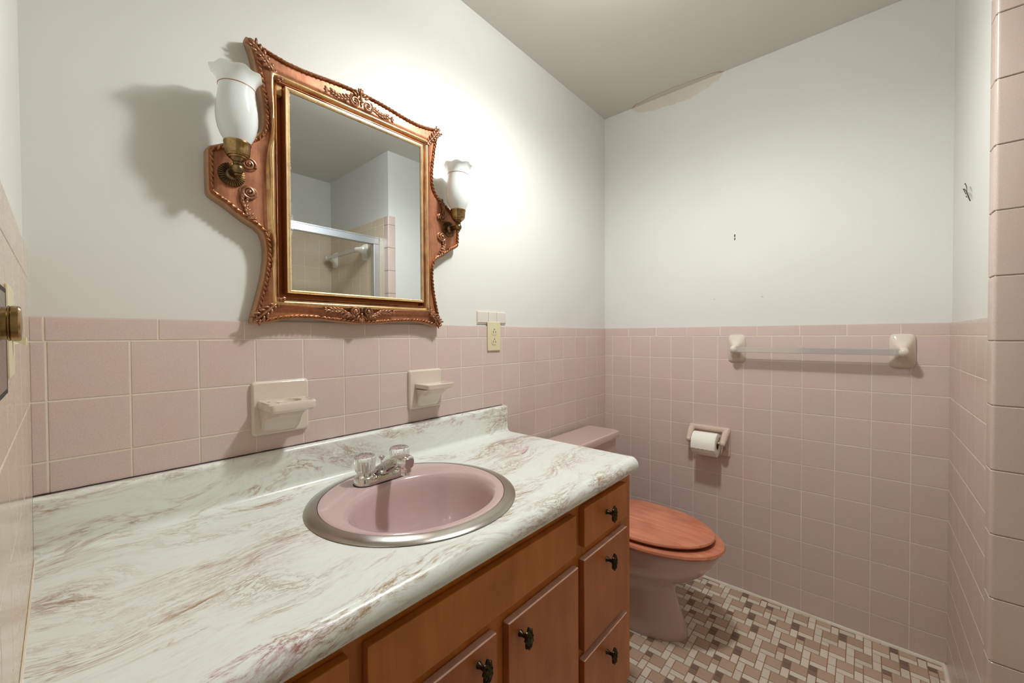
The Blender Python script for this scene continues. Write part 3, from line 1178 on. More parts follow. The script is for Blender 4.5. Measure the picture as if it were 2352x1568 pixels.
m.tube([PM(x, z, 0.0305) for x, z in ins], 0.0046, 8, mat=1, closed=True)
nb = int(tot / 0.0120)
for k in range(nb):
    x, z, a = along(tot * k / nb)
    rot = Matrix.Rotation(-(a + (0.62 if k % 3 else 0.30)), 3, 'Y')
    m.ball(PM(x, z, 0.0355), (0.0070, 0.0030, 0.0021), rot, 8, 6)
    if k % 3 == 0:
        m.ball(PM(x, z, 0.0365), (0.0026, 0.0026, 0.0026), None, 8, 6)
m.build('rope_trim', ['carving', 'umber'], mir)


def scroll(m, x, z, d, r, turns, a0, hand, w=0.0034):
    pts, rad = [], []
    n = int(26 * turns)
    for k in range(n + 1):
        t_ = k / n
        a = a0 + hand * turns * 2 * PI * t_
        rr = r * (1 - 0.84 * t_)
        pts.append(PM(x + rr * math.cos(a), z + rr * math.sin(a), d + 0.004 * t_))
        rad.append(w * (1 - 0.45 * t_))
    m.tube(pts, rad, 8)
    m.ball(PM(x, z, d + 0.004), (w * 1.1, w * 1.2, w * 1.1), None, 8, 6)


def leaf(m, x, z, d, ang, ln, wd, th=0.0032):
    m.ball(PM(x, z, d), (ln, th, wd), Matrix.Rotation(-ang, 3, 'Y'), 10, 7)


def stem(m, pts, d, w0, w1):
    n = 24
    P_ = []
    for k in range(n + 1):
        t_ = k / n * (len(pts) - 1)
        i = min(int(t_), len(pts) - 2)
        f = t_ - i
        p0 = Vector(pts[max(i - 1, 0)])
        p1 = Vector(pts[i])
        p2 = Vector(pts[i + 1])
        p3 = Vector(pts[min(i + 2, len(pts) - 1)])
        q = 0.5 * ((2 * p1) + (-p0 + p2) * f + (2 * p0 - 5 * p1 + 4 * p2 - p3) * f * f + (-p0 + 3 * p1 - 3 * p2 + p3) * f ** 3)
        P_.append(q)
    m.tube([PM(q.x, q.y, d) for q in P_], [w0 + (w1 - w0) * k / n for k in range(n + 1)], 8)
    return P_


# wing scrolls
for s in (-1, 1):
    for (zc_, dz) in ((1.5255, -1), (1.5905, 1)):
        m = MB()
        x = s * 0.2860
        m.prism([(x + s * 0.019 * math.cos(2 * PI * k / 18), zc_ + 0.016 * math.sin(2 * PI * k / 18)) for k in range(18)], PM, FD - 0.001, FD + 0.003, 0, 0.001)
        scroll(m, x, zc_, FD + 0.0045, 0.0150, 1.9, math.radians(200 if s > 0 else -20), s * dz * -1, 0.0036)
        zt_ = zc_ + dz * 0.062
        stem(m, [(x + s * 0.012, zc_ + dz * 0.008), (x + s * 0.013, zc_ + dz * 0.024), (x + s * 0.003, zc_ + dz * 0.042), (x - s * 0.004, zt_)], FD + 0.003, 0.0055, 0.0028)
        for k in range(6):
            t_ = k / 5
            leaf(m, x + s * (0.004 - 0.011 * t_ + 0.006 * math.sin(t_ * 4)), zc_ + dz * (0.018 + 0.042 * t_), FD + 0.0045, s * dz * (1.1 - 0.5 * t_), 0.0085 - 0.003 * t_, 0.0036 - 0.001 * t_)
            leaf(m, x + s * (0.014 - 0.012 * t_), zc_ + dz * (0.020 + 0.040 * t_), FD + 0.005, s * dz * (1.9 + 0.3 * t_), 0.0065 - 0.002 * t_, 0.003)
        m.build('carved_scroll', 'carving', mir)
# corner leaves along the mitres
for sx in (-1, 1):
    for (zo, zi) in ((1.880, OZ1), (1.2275, OZ0)):
        m = MB()
        p0, p1 = Vector((0.2745, zo)), Vector((OH + 0.004, zi + (0.004 if zo > 1.5 else -0.004)))
        ang = math.atan2(p1.y - p0.y, (p1.x - p0.x) * sx)
        n = 7
        for k in range(n):
            t_ = k / (n - 1)
            q = p0.lerp(p1, t_ * 0.93)
            dd = 0.035 + 0.006 * math.sin(PI * t_) + 0.003 * t_
            w = 0.0105 * (1 - 0.55 * t_)
            leaf(m, sx * q.x, q.y, dd, ang, 0.0095, 0.0034)
            perp = Vector((-(p1.y - p0.y), (p1.x - p0.x))).normalized()
            for sd in (-1, 1):
                leaf(m, sx * (q.x + perp.x * sd * w), q.y + perp.y * sd * w, dd - 0.001, ang + sd * sx * -0.75, 0.0085 * (1 - 0.4 * t_), 0.0034)
        for sd in (-1, 1):
            q = p0.lerp(p1, 0.95)
            scroll(m, sx * (q.x) + sd * 0.0045, q.y, 0.044, 0.0052, 1.3, 0.5, sd, 0.0022)
        m.build('carved_leaf', 'carving', mir)
# top crest
m = MB()
for s in (-1, 1):
    cx = -0.009
    x = cx + s * 0.0195
    scroll(m, x, 1.8450, 0.0450, 0.0155, 1.9, math.radians(120 if s < 0 else 60), s * -1, 0.0038)
    P_ = stem(m, [(x + s * 0.010, 1.850), (x + s * 0.026, 1.8435), (x + s * 0.044, 1.8375), (x + s * 0.060, 1.842), (x + s * 0.074, 1.8415)], 0.0430, 0.0050, 0.0028)
    for k in range(6):
        q = P_[4 + k * 3]
        leaf(m, q.x, q.y + 0.004, 0.0450, s * 0.55, 0.0090, 0.0038)
        leaf(m, q.x, q.y - 0.004, 0.0440, -s * 0.5, 0.0075, 0.0032)
    for k in range(3):
        a = (k - 1) * 0.9
        leaf(m, x + s * (0.077 + 0.003 * math.cos(a)), 1.8415 + 0.006 * math.sin(a), 0.0445, a * s, 0.0060, 0.0034)
    for k in range(3):
        leaf(m, cx + s * (0.004 + 0.007 * k), 1.880 - 0.006 * k, 0.0430, s * (1.2 - 0.3 * k), 0.0085, 0.0040)
leaf(m, -0.009, 1.8790, 0.0440, PI / 2, 0.0105, 0.0052, 0.004)
leaf(m, -0.009, 1.8600, 0.0455, PI / 2, 0.0105, 0.0045, 0.004)
leaf(m, -0.009, 1.8440, 0.0440, PI / 2, 0.0075, 0.0035, 0.0035)
m.build('carved_crest', 'carving', mir)
# bottom pendant
m = MB()
for s in (-1, 1):
    cx = -0.012
    x = cx + s * 0.0190
    scroll(m, x, 1.2560, 0.0430, 0.0130, 1.8, math.radians(240 if s < 0 else -60), s, 0.0036)
    P_ = stem(m, [(x + s * 0.004, 1.243), (x + s * 0.022, 1.2475), (x + s * 0.040, 1.2570), (x + s * 0.060, 1.2575), (x + s * 0.078, 1.2570)], 0.0405, 0.0050, 0.0028)
    for k in range(6):
        q = P_[5 + k * 3]
        leaf(m, q.x, q.y + 0.0035, 0.0425, s * 0.45, 0.0090, 0.0034)
        leaf(m, q.x, q.y - 0.0040, 0.0410, -s * 0.35, 0.0080, 0.0030)
    for k in range(3):
        a = (k - 1) * 0.9
        leaf(m, x + s * (0.081 + 0.003 * math.cos(a)), 1.2570 + 0.005 * math.sin(a), 0.0425, a * s, 0.0060, 0.0032)
    for k in range(3):
        leaf(m, cx + s * (0.005 + 0.006 * k), 1.2335 + 0.006 * k, 0.0400, -s * (1.2 - 0.3 * k), 0.0080, 0.0038)
leaf(m, -0.012, 1.2300, 0.0400, PI / 2, 0.0085, 0.0045, 0.004)
leaf(m, -0.012, 1.2440, 0.0420, PI / 2, 0.0095, 0.0042, 0.004)
leaf(m, -0.012, 1.2590, 0.0420, PI / 2, 0.0080, 0.0035, 0.0035)
m.build('carved_pendant', 'carving', mir)

# the mirrored door standing proud in the recess
DX0, DX1, DZ0, DZ1, DF = -1.7050, -1.2985, 1.2950, 1.8025, 0.0500
GX0, GX1, GZ0, GZ1 = DX0 + 0.0105, DX1 - 0.0075, DZ0 + 0.0080, DZ1 - 0.0105


def frame_ring(m, steps, mats):
    rings = []
    for (f, d) in steps:
        x0 = DX0 + (GX0 - DX0) * f
        x1 = DX1 + (GX1 - DX1) * f
        z0 = DZ0 + (GZ0 - DZ0) * f
        z1 = DZ1 + (GZ1 - DZ1) * f
        rings.append([V(x0, -d, z0), V(x1, -d, z0), V(x1, -d, z1), V(x0, -d, z1)])
    m.loft(rings, 0, False, False, smooth=False, mats=mats)


m = MB()
frame_ring(m, [(0.0, 0.0135), (0.0, 0.0485), (0.10, 0.0500), (0.40, 0.0500), (0.46, 0.0488), (0.56, 0.0488), (0.62, 0.0496), (0.95, 0.0478), (1.0, 0.0440)], [1, 0, 0, 0, 0, 0, 0, 0])
door = m.build('mirror_door', ['liner', 'umber'], mir, sharp=20)
m = MB()
m.box((GX0 - 0.0005, -0.0452, GZ0 - 0.0005), (GX1 + 0.0005, -0.0420, GZ1 + 0.0005))
gl = m.build('mirror_glass', 'mirror', door)
m = MB()
m.box((-1.7185, -0.030, 1.7840), (-1.7060, -0.0125, 1.8100), 0.0008, 1)
wc = m.build('wood_block', 'raw_wood', mir)
wc['label'] = 'bare pale wood block in the upper gap beside the mirror door'

# sconces
for s in (-1, 1):
    X = MC + s * 0.319
    YA = -0.080
    ZB = 1.557
    m = MB()
    # arm: collar, bar to the ball, ball, neck
    m.lathe([(0.0125, 0.003), (0.0125, 0.007), (0.0085, 0.010), (0.0070, 0.016), (0.0068, 0.028), (0.0085, 0.032), (0.0080, 0.036), (0.0060, 0.048)], (X, -FD, ZB), 'y', 20)
    m.ball((X, YA, ZB), 0.0118, None, 20, 14)
    m.lathe([(0.0060, -0.0150), (0.0075, -0.0125), (0.0050, -0.0105), (0.0065, -0.009)], (X, YA, ZB), 'z', 20)
    m.lathe([(0.0070, 0.009), (0.0095, 0.012), (0.0078, 0.0145), (0.0120, 0.0185), (0.0150, 0.0225)], (X, YA, ZB), 'z', 24)
    arm = m.build('sconce', 'brass_dark', mir)
    m = MB()
    NR = 120
    ray = lambda r, z, a: r
    rings = []
    for (r, d) in ((0.0262, 0.0), (0.0268, 0.0020), (0.0262, 0.0042), (0.018, 0.0058), (0.010, 0.0068), (0.004, 0.0072)):
        ring = []
        for k in range(NR):
            a = 2 * PI * k / NR
            dd = d + (0.0012 * (1 if (k // 2) % 2 else -1) if 0.009 < r < 0.0265 and d > 0.001 else 0)
            ring.append(V(X + r * math.cos(a), -(FD + dd), ZB + r * math.sin(a)))
        rings.append(ring)
    m.loft(rings, smooth=False)
    m.build('rosette', 'brass_dark', arm, sharp=20)
    m = MB()
    m.lathe([(0.0120, 0.0205), (0.0170, 0.0225), (0.0175, 0.0250), (0.0205, 0.0262), (0.0212, 0.0290), (0.0230, 0.0305), (0.0240, 0.0380), (0.0248, 0.0520), (0.0262, 0.0535), (0.0262, 0.0565), (0.0240, 0.0572), (0.0228, 0.0560), (0.0225, 0.045)],
            (X, YA, ZB), 'z', 40)
    m.build('lamp_socket', 'brass', arm)
    m = MB()
    NS = 96

    def ruff(r, z, a):
        if z > 0.180:
            t_ = min(1.0, (z - 0.180) / 0.024)
            return r * (1 + 0.030 * t_ * math.cos(8 * a))
        return r
    outer = [(0.0225, 0.0540), (0.0255, 0.0600), (0.0310, 0.0700), (0.0358, 0.0830), (0.0388, 0.0980), (0.0398, 0.1130), (0.0390, 0.1290), (0.0370, 0.1450), (0.0352, 0.1580), (0.0344, 0.1690), (0.0348, 0.1780), (0.0366, 0.1870), (0.0405, 0.1960), (0.0460, 0.2035), (0.0490, 0.2060)]
    inner_ = [(r - 0.0022, z + 0.0012) for r, z in reversed(outer[1:])]
    rings = []
    for (r, z) in outer + inner_:
        ring = []
        for k in range(NS):
            a = 2 * PI * k / NS
            rr = ruff(r, z, a)
            zz = z
            if z > 0.190:
                t_ = min(1.0, (z - 0.190) / 0.016)
                zz = z + 0.0018 * t_ * math.cos(8 * a)
            ring.append(V(X + rr * math.cos(a), YA + rr * math.sin(a), ZB + zz))
        rings.append(ring)
    m.loft(rings, 0, True, True)
    sh = m.build('glass_shade', 'milk', arm, sharp=80)
    m = MB()
    m.lathe([(0.03475, 0.1745), (0.03525, 0.1748), (0.03540, 0.1758), (0.03495, 0.1762)], (X, YA, ZB), 'z', 64, cap0=False, cap1=False)
    m.build('gold_band', 'goldline', arm)

# ------------------------------------------------------------------ outlet
out = thing('wall_outlet', (-0.931, -0.006, 1.126), 'ivory duplex power outlet on the back wall below three pale tiles', 'outlet')
m = MB()
m.box((-0.967, -0.0115, 1.1265), (-0.8955, -0.0058, 1.2415), 0.0022, 3)
m.build('cover_plate', 'ivory', out)
for zc_ in (1.2035, 1.1645):
    m = MB()
    poly = []
    for k in range(40):
        a = 2 * PI * k / 40
        poly.append((-0.9312 + max(-0.0168, min(0.0168, 0.0172 * math.cos(a) * 1.0)), zc_ + max(-0.0140, min(0.0140, 0.0172 * math.sin(a)))))
    m.prism(poly, lambda x, z, d: V(x, -d, z), 0.0105, 0.0128, 0, 0.0006, 1)
    rc = m.build('receptacle', 'ivory', out)
    m = MB()
    m.box((-0.9385, -0.0131, zc_ - 0.0065), (-0.9362, -0.0126, zc_ + 0.0025))
    m.box((-0.9262, -0.0131, zc_ - 0.0065), (-0.9239, -0.0126, zc_ + 0.0018))
    m.lathe([(0.0024, 0.0126), (0.0024, 0.0131)], (-0.9312, 0.0, zc_ + 0.0080), 'y', 14)
    m.build('slot', 'slot', rc)
m = MB()
m.lathe([(0.0030, 0.0112), (0.0030, 0.0122), (0.0016, 0.0128)], (-0.9312, 0.0, 1.184), 'y', 16)
m.build('screw', 'ivory', out)


# ------------------------------------------------------------------ ceramic soap and toothbrush holders
def bracket(name, label, cat, x0, x1, z0, z1, tx0, tx1, ztop, reach, kind):
    t_ = thing(name, ((x0 + x1) / 2, -0.0055, z0), label, cat)
    m = MB()
    def plate(ins, d, r):
        pts = []
        for (cx, cz, a0) in ((x1 - ins - r, z1 - ins - r, 0), (x0 + ins + r, z1 - ins - r, 90), (x0 + ins + r, z0 + ins + r, 180), (x1 - ins - r, z0 + ins + r, 270)):
            for k in range(7):
                a = math.radians(a0 + 15 * k)
                pts.append(V(cx + r * math.cos(a), -d, cz + r * math.sin(a)))
        return pts
    m.loft([plate(0, 0.0040, 0.009), plate(0, 0.0105, 0.009), plate(0.0015, 0.0140, 0.0085), plate(0.005, 0.0160, 0.008)])
    # gusset under the tray: wide at the wall, narrowing downwards
    xa, xb = tx0 + 0.001, tx1 - 0.008
    rings = []
    for (z, d, ins) in ((ztop - 0.018, reach - 0.012, 0.003), (ztop - 0.032, reach * 0.60, 0.004), (ztop - 0.045, reach * 0.40, 0.005), (ztop - 0.065, reach * 0.28, 0.006), (z0 + 0.008, 0.016, 0.008), (z0 + 0.004, 0.013, 0.010)):
        ring = []
        n = 7
        pts = [(xa + ins, -0.010), (xb - ins, -0.010), (xb - ins, -d + 0.010)]
        for k in range(n + 1):
            a = -(PI / 2) * k / n
            pts.append((xb - ins - 0.012 + 0.012 * math.cos(a), -max(d, 0.012) + 0.010 + 0.010 * math.sin(a)))
        for k in range(n + 1):
            a = -PI / 2 - (PI / 2) * k / n
            pts.append((xa + ins + 0.012 + 0.012 * math.cos(a), -max(d, 0.012) + 0.010 + 0.010 * math.sin(a)))
        rings.append([V(px, py, z) for px, py in pts])
    m.loft(rings)
    m.build('back_plate', 'almond', t_)
    m = MB()

    def rr(x0_, x1_, y0_, y1_, r, z, n=6):
        pts = []
        for (cx, cy, a0) in ((x1_ - r, y1_ + r, -90), (x1_ - r, y0_ - 0.002, 0), (x0_ + 0.002, y0_ - 0.002, 90), (x0_ + r, y1_ + r, 180)):
            rad = r if cy == y1_ + r else 0.002
            for k in range(n + 1):
                a = math.radians(a0 + 90 * k / n)
                pts.append(V((cx if rad == r else (x1_ - 0.002 if a0 == 0 else x0_ + 0.002)) + rad * math.cos(a), cy + rad * math.sin(a), z))
        return pts
    y0, y1 = -0.0125, -reach
    if kind == 'dish':
        rings = [rr(tx0 + 0.010, tx1 - 0.010, y0, y1 + 0.008, 0.008, ztop - 0.018), rr(tx0 + 0.002, tx1 - 0.002, y0, y1 + 0.002, 0.008, ztop - 0.014), rr(tx0, tx1, y0, y1, 0.008, ztop - 0.002), rr(tx0 + 0.0012, tx1 - 0.0012, y0, y1 + 0.0012, 0.0075, ztop),
                 rr(tx0 + 0.005, tx1 - 0.005, y0 - 0.003, y1 + 0.005, 0.006, ztop - 0.0005), rr(tx0 + 0.008, tx1 - 0.008, y0 - 0.005, y1 + 0.008, 0.006, ztop - 0.006), rr(tx0 + 0.014, tx1 - 0.014, y0 - 0.010, y1 + 0.014, 0.006, ztop - 0.008)]
        m.loft(rings)
    else:
        rings = [rr(tx0 + 0.008, tx1 - 0.008, y0, y1 + 0.007, 0.012, ztop - 0.024), rr(tx0 + 0.001, tx1 - 0.001, y0, y1 + 0.001, 0.014, ztop - 0.018), rr(tx0, tx1, y0, y1, 0.014, ztop - 0.004), rr(tx0 + 0.002, tx1 - 0.002, y0, y1 + 0.002, 0.013, ztop)]
        m.loft(rings)
    tray = m.build('tray', 'almond', t_)
    if kind != 'dish':
        # tumbler hollow and brush holes cut into the tray
        cm = MB()
        xm, ym = (tx0 + tx1) / 2 + 0.002, -(0.020 + reach) / 2 + 0.003
        cm.lathe([(0.0235, -0.0115), (0.028, -0.004), (0.029, 0.02)], (xm, ym, ztop), n=40)
        for (dx, dy) in ((-0.044, 0.006), (-0.034, -0.024), (0.046, 0.010), (0.042, -0.016)):
            cm.lathe([(0.0056, -0.012), (0.0056, 0.02)], (xm + dx, ym + dy, ztop), n=20)
        cut = cm.build('cut', 'almond', origin=(0, 0, 0))
        bo_ = tray.modifiers.new('h', 'BOOLEAN')
        bo_.operation = 'DIFFERENCE'
        bo_.object = cut
        bo_.solver = 'EXACT'
        bpy.context.view_layer.update()
        dg_ = bpy.context.evaluated_depsgraph_get()
        me_ = bpy.data.meshes.new_from_object(tray.evaluated_get(dg_))
        tray.modifiers.clear()
        tray.data = me_
        resharp(me_, 35)
        bpy.data.objects.remove(cut)
    return t_


bracket('toothbrush_holder', 'almond ceramic toothbrush and tumbler holder with holes, on pink tile under the mirror', 'toothbrush holder', -1.7765, -1.6445, 0.9430, 1.0765, -1.765, -1.655, 1.0300, 0.098, 'brush')
bracket('soap_dish', 'plain almond ceramic soap dish on pink tile between mirror and outlet', 'soap dish', -1.3325, -1.2000, 0.9455, 1.0745, -1.312, -1.199, 1.0300, 0.084, 'dish')


# ------------------------------------------------------------------ towel bars
def towel_bar(name, label, P_, u0, u1, z0, z1, out_, mat, zbar, group=None):
    """P_(u, d, z): u along the wall, d out from the wall"""
    base = P_((u0 + u1) / 2, 0.0055, z0)
    t_ = thing(name, base, label, 'towel bar', group)
    pw = 0.0735
    for s, uc_ in ((1, u0), (-1, u1)):
        m = MB()
        a, b_ = (uc_, uc_ + s * pw)
        lo_, hi_ = min(a, b_), max(a, b_)
        um = (lo_ + hi_) / 2
        zm = zbar

        def ring(hw, zlo, zhi, d, n=24, e=0.35):
            pts = []
            for k in range(n):
                an = 2 * PI * k / n
                ca, sa = math.cos(an), math.sin(an)
                pts.append(P_(um + hw * math.copysign(abs(ca) ** e, ca), d, (zlo + zhi) / 2 + (zhi - zlo) / 2 * math.copysign(abs(sa) ** e, sa)))
            return pts
        H = pw / 2
        rings = [ring(H, z0, z1, 0.0040), ring(H, z0, z1, 0.009), ring(H - 0.002, z0 + 0.002, z1 - 0.002, 0.0120), ring(H * 0.86, z0 + 0.012, z1 - 0.008, 0.0160, e=0.5), ring(H * 0.68, zm - 0.032, zm + 0.042, 0.024, e=0.6),
                 ring(H * 0.52, zm - 0.024, zm + 0.030, 0.036, e=0.75), ring(H * 0.44, zm - 0.019, zm + 0.022, 0.050, e=0.85), ring(H * 0.43, zm - 0.017, zm + 0.018, out_, e=0.95), ring(H * 0.40, zm - 0.0155, zm + 0.0155, out_ + 0.010, e=1.0),
                 ring(H * 0.28, zm - 0.011, zm + 0.011, out_ + 0.0160, e=1.0), ring(H * 0.08, zm - 0.003, zm + 0.003, out_ + 0.0180, e=1.0)]
        m.loft(rings)
        m.build('post', mat, t_)
    m = MB()
    r = 0.0122
    a0, a1 = u0 + pw / 2 + 0.010, u1 - pw / 2 - 0.010
    c = 0.0022
    sec = [(-r, -r + c), (-r + c, -r), (r - c, -r), (r, -r + c), (r, r - c), (r - c, r), (-r + c, r), (-r, r - c)]
    m.loft([[P_(u, out_ + dx, zbar + dz) for dx, dz in sec] for u in (a0, a1)], smooth=False)
    m.build('bar', 'bar', t_)
    return t_


towel_bar('towel_bar', 'clear square towel bar between two cream ceramic posts, above the toilet paper', lambda u, d, z: V(-d, u, z), -1.2635, -0.6413, 1.0590, 1.1860, 0.068, 'almond', 1.1195)
towel_bar('towel_bar', 'cream towel bar inside the tub alcove, seen only in the mirror', lambda u, d, z: V(XS - d, u, z), -2.150, -1.615, 1.7250, 1.8480, 0.068, 'white_cer', 1.797)

# shower enclosure frame on the tub, seen in the mirror
sh = thing('shower_frame', (-1.37, -1.48, 0.411), 'aluminium shower door frame across the tub alcove, seen in the mirror', 'shower frame')
m = MB()
m.box((XL + 0.01, -1.500, 1.812), (XS - 0.007, -1.458, 1.855), 0.002, 2)
m.box((XL + 0.01, -1.503, 1.852), (XS - 0.007, -1.455, 1.860), 0.001, 1)
m.build('header_rail', 'alu', sh)
m = MB()
m.box((XS - 0.046, -1.498, 0.411), (XS - 0.0065, -1.460, 1.812), 0.002, 2)
m.build('side_jamb', 'alu', sh)
# bathtub below it
tub = thing('bathtub', (-1.37, -1.78, 0.0), 'beige bathtub in the alcove behind the camera', 'bathtub')
m = MB()
tx0, tx1, ty0, ty1 = XL + 0.006, XS - 0.006, YB + 0.007, -1.430


def rrect(x0_, x1_, y0_, y1_, r, z, n=8):
    pts = []
    for (cx, cy, a0) in ((x1_ - r, y1_ - r, 0), (x0_ + r, y1_ - r, 90), (x0_ + r, y0_ + r, 180), (x1_ - r, y0_ + r, 270)):
        for k in range(n + 1):
            a = math.radians(a0 + 90 * k / n)
            pts.append(V(cx + r * math.cos(a), cy + r * math.sin(a), z))
    return pts


m.loft([rrect(tx0, tx1, ty0, ty1, 0.004, 0.002), rrect(tx0, tx1, ty0, ty1, 0.004, 0.40), rrect(tx0 + 0.006, tx1 - 0.006, ty0 + 0.006, ty1 - 0.006, 0.01, 0.410), rrect(tx0 + 0.06, tx1 - 0.06, ty0 + 0.05, ty1 - 0.06, 0.10, 0.410),
        rrect(tx0 + 0.075, tx1 - 0.075, ty0 + 0.065, ty1 - 0.075, 0.10, 0.39), rrect(tx0 + 0.14, tx1 - 0.12, ty0 + 0.11, ty1 - 0.12, 0.12, 0.12), rrect(tx0 + 0.22, tx1 - 0.2, ty0 + 0.17, ty1 - 0.18, 0.12, 0.07)])
m.build('tub_shell', 'white_cer', tub)

# ------------------------------------------------------------------ toilet paper holder and roll
tp = thing('toilet_paper_holder', (0.0, -0.560, 0.612), 'pinkish almond ceramic toilet paper holder on the far tiled wall', 'toilet paper holder')
m = MB()
TY0, TY1, TZ0, TZ1 = -0.6535, -0.4675, 0.6120, 0.7470


def trect(ins, d, r, lowcut=0.0):
    pts = []
    y0_, y1_, z0_, z1_ = TY0 + ins, TY1 - ins, TZ0 + ins + lowcut, TZ1 - ins
    for (cy, cz, a0) in ((y1_ - r, z1_ - r, 0), (y0_ + r, z1_ - r, 90), (y0_ + r, z0_ + r, 180), (y1_ - r, z0_ + r, 270)):
        for k in range(7):
            a = math.radians(a0 + 90 * k / 6)
            pts.append(V(-d, cy + r * math.cos(a), cz + r * math.sin(a)))
    return pts


m.loft([trect(0, 0.004, 0.010), trect(0, 0.012, 0.010), trect(0.002, 0.0165, 0.010), trect(0.006, 0.0190, 0.010), trect(0.020, 0.0190, 0.012), trect(0.024, 0.0165, 0.014), trect(0.030, 0.008, 0.014)])
for s, yc_ in ((-1, TY0 + 0.016), (1, TY1 - 0.016)):
    # horn: grows out of the plate's upper side and dips to hold the roller
    pts = [V(-0.012, yc_, 0.728), V(-0.026, yc_, 0.724), V(-0.042, yc_ - s * 0.001, 0.712), V(-0.058, yc_ - s * 0.003, 0.697), V(-0.070, yc_ - s * 0.004, 0.687), V(-0.078, yc_ - s * 0.004, 0.682)]
    m.tube(pts, [0.0165, 0.0155, 0.0145, 0.0140, 0.0135, 0.0090], 16)
    m.ball((-0.073, yc_ - s * 0.004, 0.6845), 0.0138, None, 16, 10)
    m.tube([V(-0.012, yc_, 0.735), V(-0.016, yc_, 0.69), V(-0.013, yc_, 0.635)], [0.012, 0.010, 0.006], 12)
m.build('holder_body', 'tp_cer', tp)
m = MB()
m.tube([V(-0.0735, TY0 + 0.020, 0.685), V(-0.0735, TY1 - 0.020, 0.685)], 0.0055, 12)
m.build('roller', 'ivory', tp)
RX, RZ = -0.0785, 0.6742
ry0, ry1 = -0.6165, -0.5125
roll = thing('toilet_paper_roll', (RX, (ry0 + ry1) / 2, RZ - 0.052), 'part used white toilet paper roll hanging in the ceramic holder', 'toilet paper')
m = MB()
R0, R1 = 0.0530, 0.0195
n = 72


def wob(a):
    return R0 + 0.0006 * math.sin(3 * a) + 0.0004 * math.sin(7 * a + 1)


def cring(r, y, wob_=False):
    return [V(RX + (wob(2 * PI * k / n) if wob_ else r) * math.cos(2 * PI * k / n), y, RZ + (wob(2 * PI * k / n) if wob_ else r) * math.sin(2 * PI * k / n)) for k in range(n)]


m.loft([cring(R1, ry0 + 0.001), cring(0.035, ry0), cring(R0 - 0.0012, ry0, False), cring(R0, ry0 + 0.0012, True), cring(R0, ry1 - 0.0012, True), cring(R0 - 0.0012, ry1), cring(0.035, ry1), cring(R1, ry1 - 0.001)], 0, False, False)
m.build('tissue', 'paper', roll, sharp=60)
m = MB()
# outer sheet with its torn edge lying across the front
rows_ = []
for k in range(15):
    a = math.radians(60 + k * 9.6)
    row = []
    for q in range(41):
        y = ry0 + 0.0006 + (ry1 - ry0 - 0.0012) * q / 40
        aa = a
        if k == 14:
            aa = math.radians(60 + 14 * 9.6 + 5.0 * noise.noise(V(q * 0.35, 3, 1)) + 2.0 * noise.noise(V(q * 1.3, 9, 1)))
        r = R0 + 0.0010 + (0.0022 if k == 14 else 0.0006 if k == 13 else 0)
        row.append(V(RX + r * math.cos(aa), y, RZ + r * math.sin(aa)))
    rows_.append(row)
m.loft(rows_, 0, False, False, closed=False)
m.build('loose_sheet', 'paper', roll)
m = MB()
m.loft([cring(R1, ry0 + 0.0005), cring(R1, ry1 - 0.0005), cring(R1 - 0.0014, ry1 - 0.0005), cring(R1 - 0.0014, ry0 + 0.0005), cring(R1, ry0 + 0.0005)], 0, False, False)
m.build('cardboard_core', 'card', roll)

# ------------------------------------------------------------------ toilet
TX = -0.478
toi = thing('toilet', (TX, -0.38, 0.0), 'pink porcelain toilet with a wooden seat beside the vanity cabinet', 'toilet')


def egg(hw, yfront, yback, z, n=56, cx=TX, back_sq=0.0):
    """plan outline: rounded front towards -y, fuller back"""
    ym = yback - (yback - yfront) * 0.46
    pts = []
    for k in range(n):
        a = 2 * PI * k / n
        ca, sa = math.cos(a), math.sin(a)
        if sa < 0:
            y = ym + (ym - yfront) * sa
            x = hw * ca
        else:
            e = 1.0 - 0.45 * back_sq
            y = ym + (yback - ym) * math.copysign(abs(sa) ** e, sa)
            x = hw * math.copysign(abs(ca) ** e, ca)
        pts.append(V(cx + x, y, z))
    return pts


m = MB()
m.loft([egg(0.106, -0.606, -0.150, 0.0008, back_sq=.6), egg(0.109, -0.610, -0.148, 0.012, back_sq=.6), egg(0.107, -0.606, -0.150, 0.035, back_sq=.6), egg(0.099, -0.592, -0.155, 0.075, back_sq=.6), egg(0.092, -0.575, -0.155, 0.120, back_sq=.5), egg(0.090, -0.562, -0.150, 0.165, back_sq=.5),
        egg(0.097, -0.560, -0.140, 0.195, back_sq=.4), egg(0.122, -0.590, -0.130, 0.222, back_sq=.4), egg(0.147, -0.635, -0.120, 0.250, back_sq=.4), egg(0.164, -0.672, -0.112, 0.280, back_sq=.4), egg(0.174, -0.700, -0.108, 0.315, back_sq=.4), egg(0.178, -0.716, -0.106, 0.345, back_sq=.4),
        egg(0.178, -0.720, -0.106, 0.362, back_sq=.4), egg(0.175, -0.716, -0.108, 0.369, back_sq=.4), egg(0.150, -0.690, -0.14, 0.370, back_sq=.4)])
m.build('bowl', 'toilet', toi)
m = MB()
m.loft([rrect(TX - 0.205, TX + 0.205, -0.185, -0.040, 0.025, 0.368), rrect(TX - 0.222, TX + 0.222, -0.190, -0.034, 0.025, 0.40), rrect(TX - 0.240, TX + 0.240, -0.194, -0.030, 0.025, 0.60), rrect(TX - 0.242, TX + 0.242, -0.195, -0.030, 0.025, 0.680)])
m.build('tank', 'toilet', toi)
m = MB()
lx0, lx1, ly0, ly1 = TX - 0.256, TX + 0.256, -0.2085, -0.026
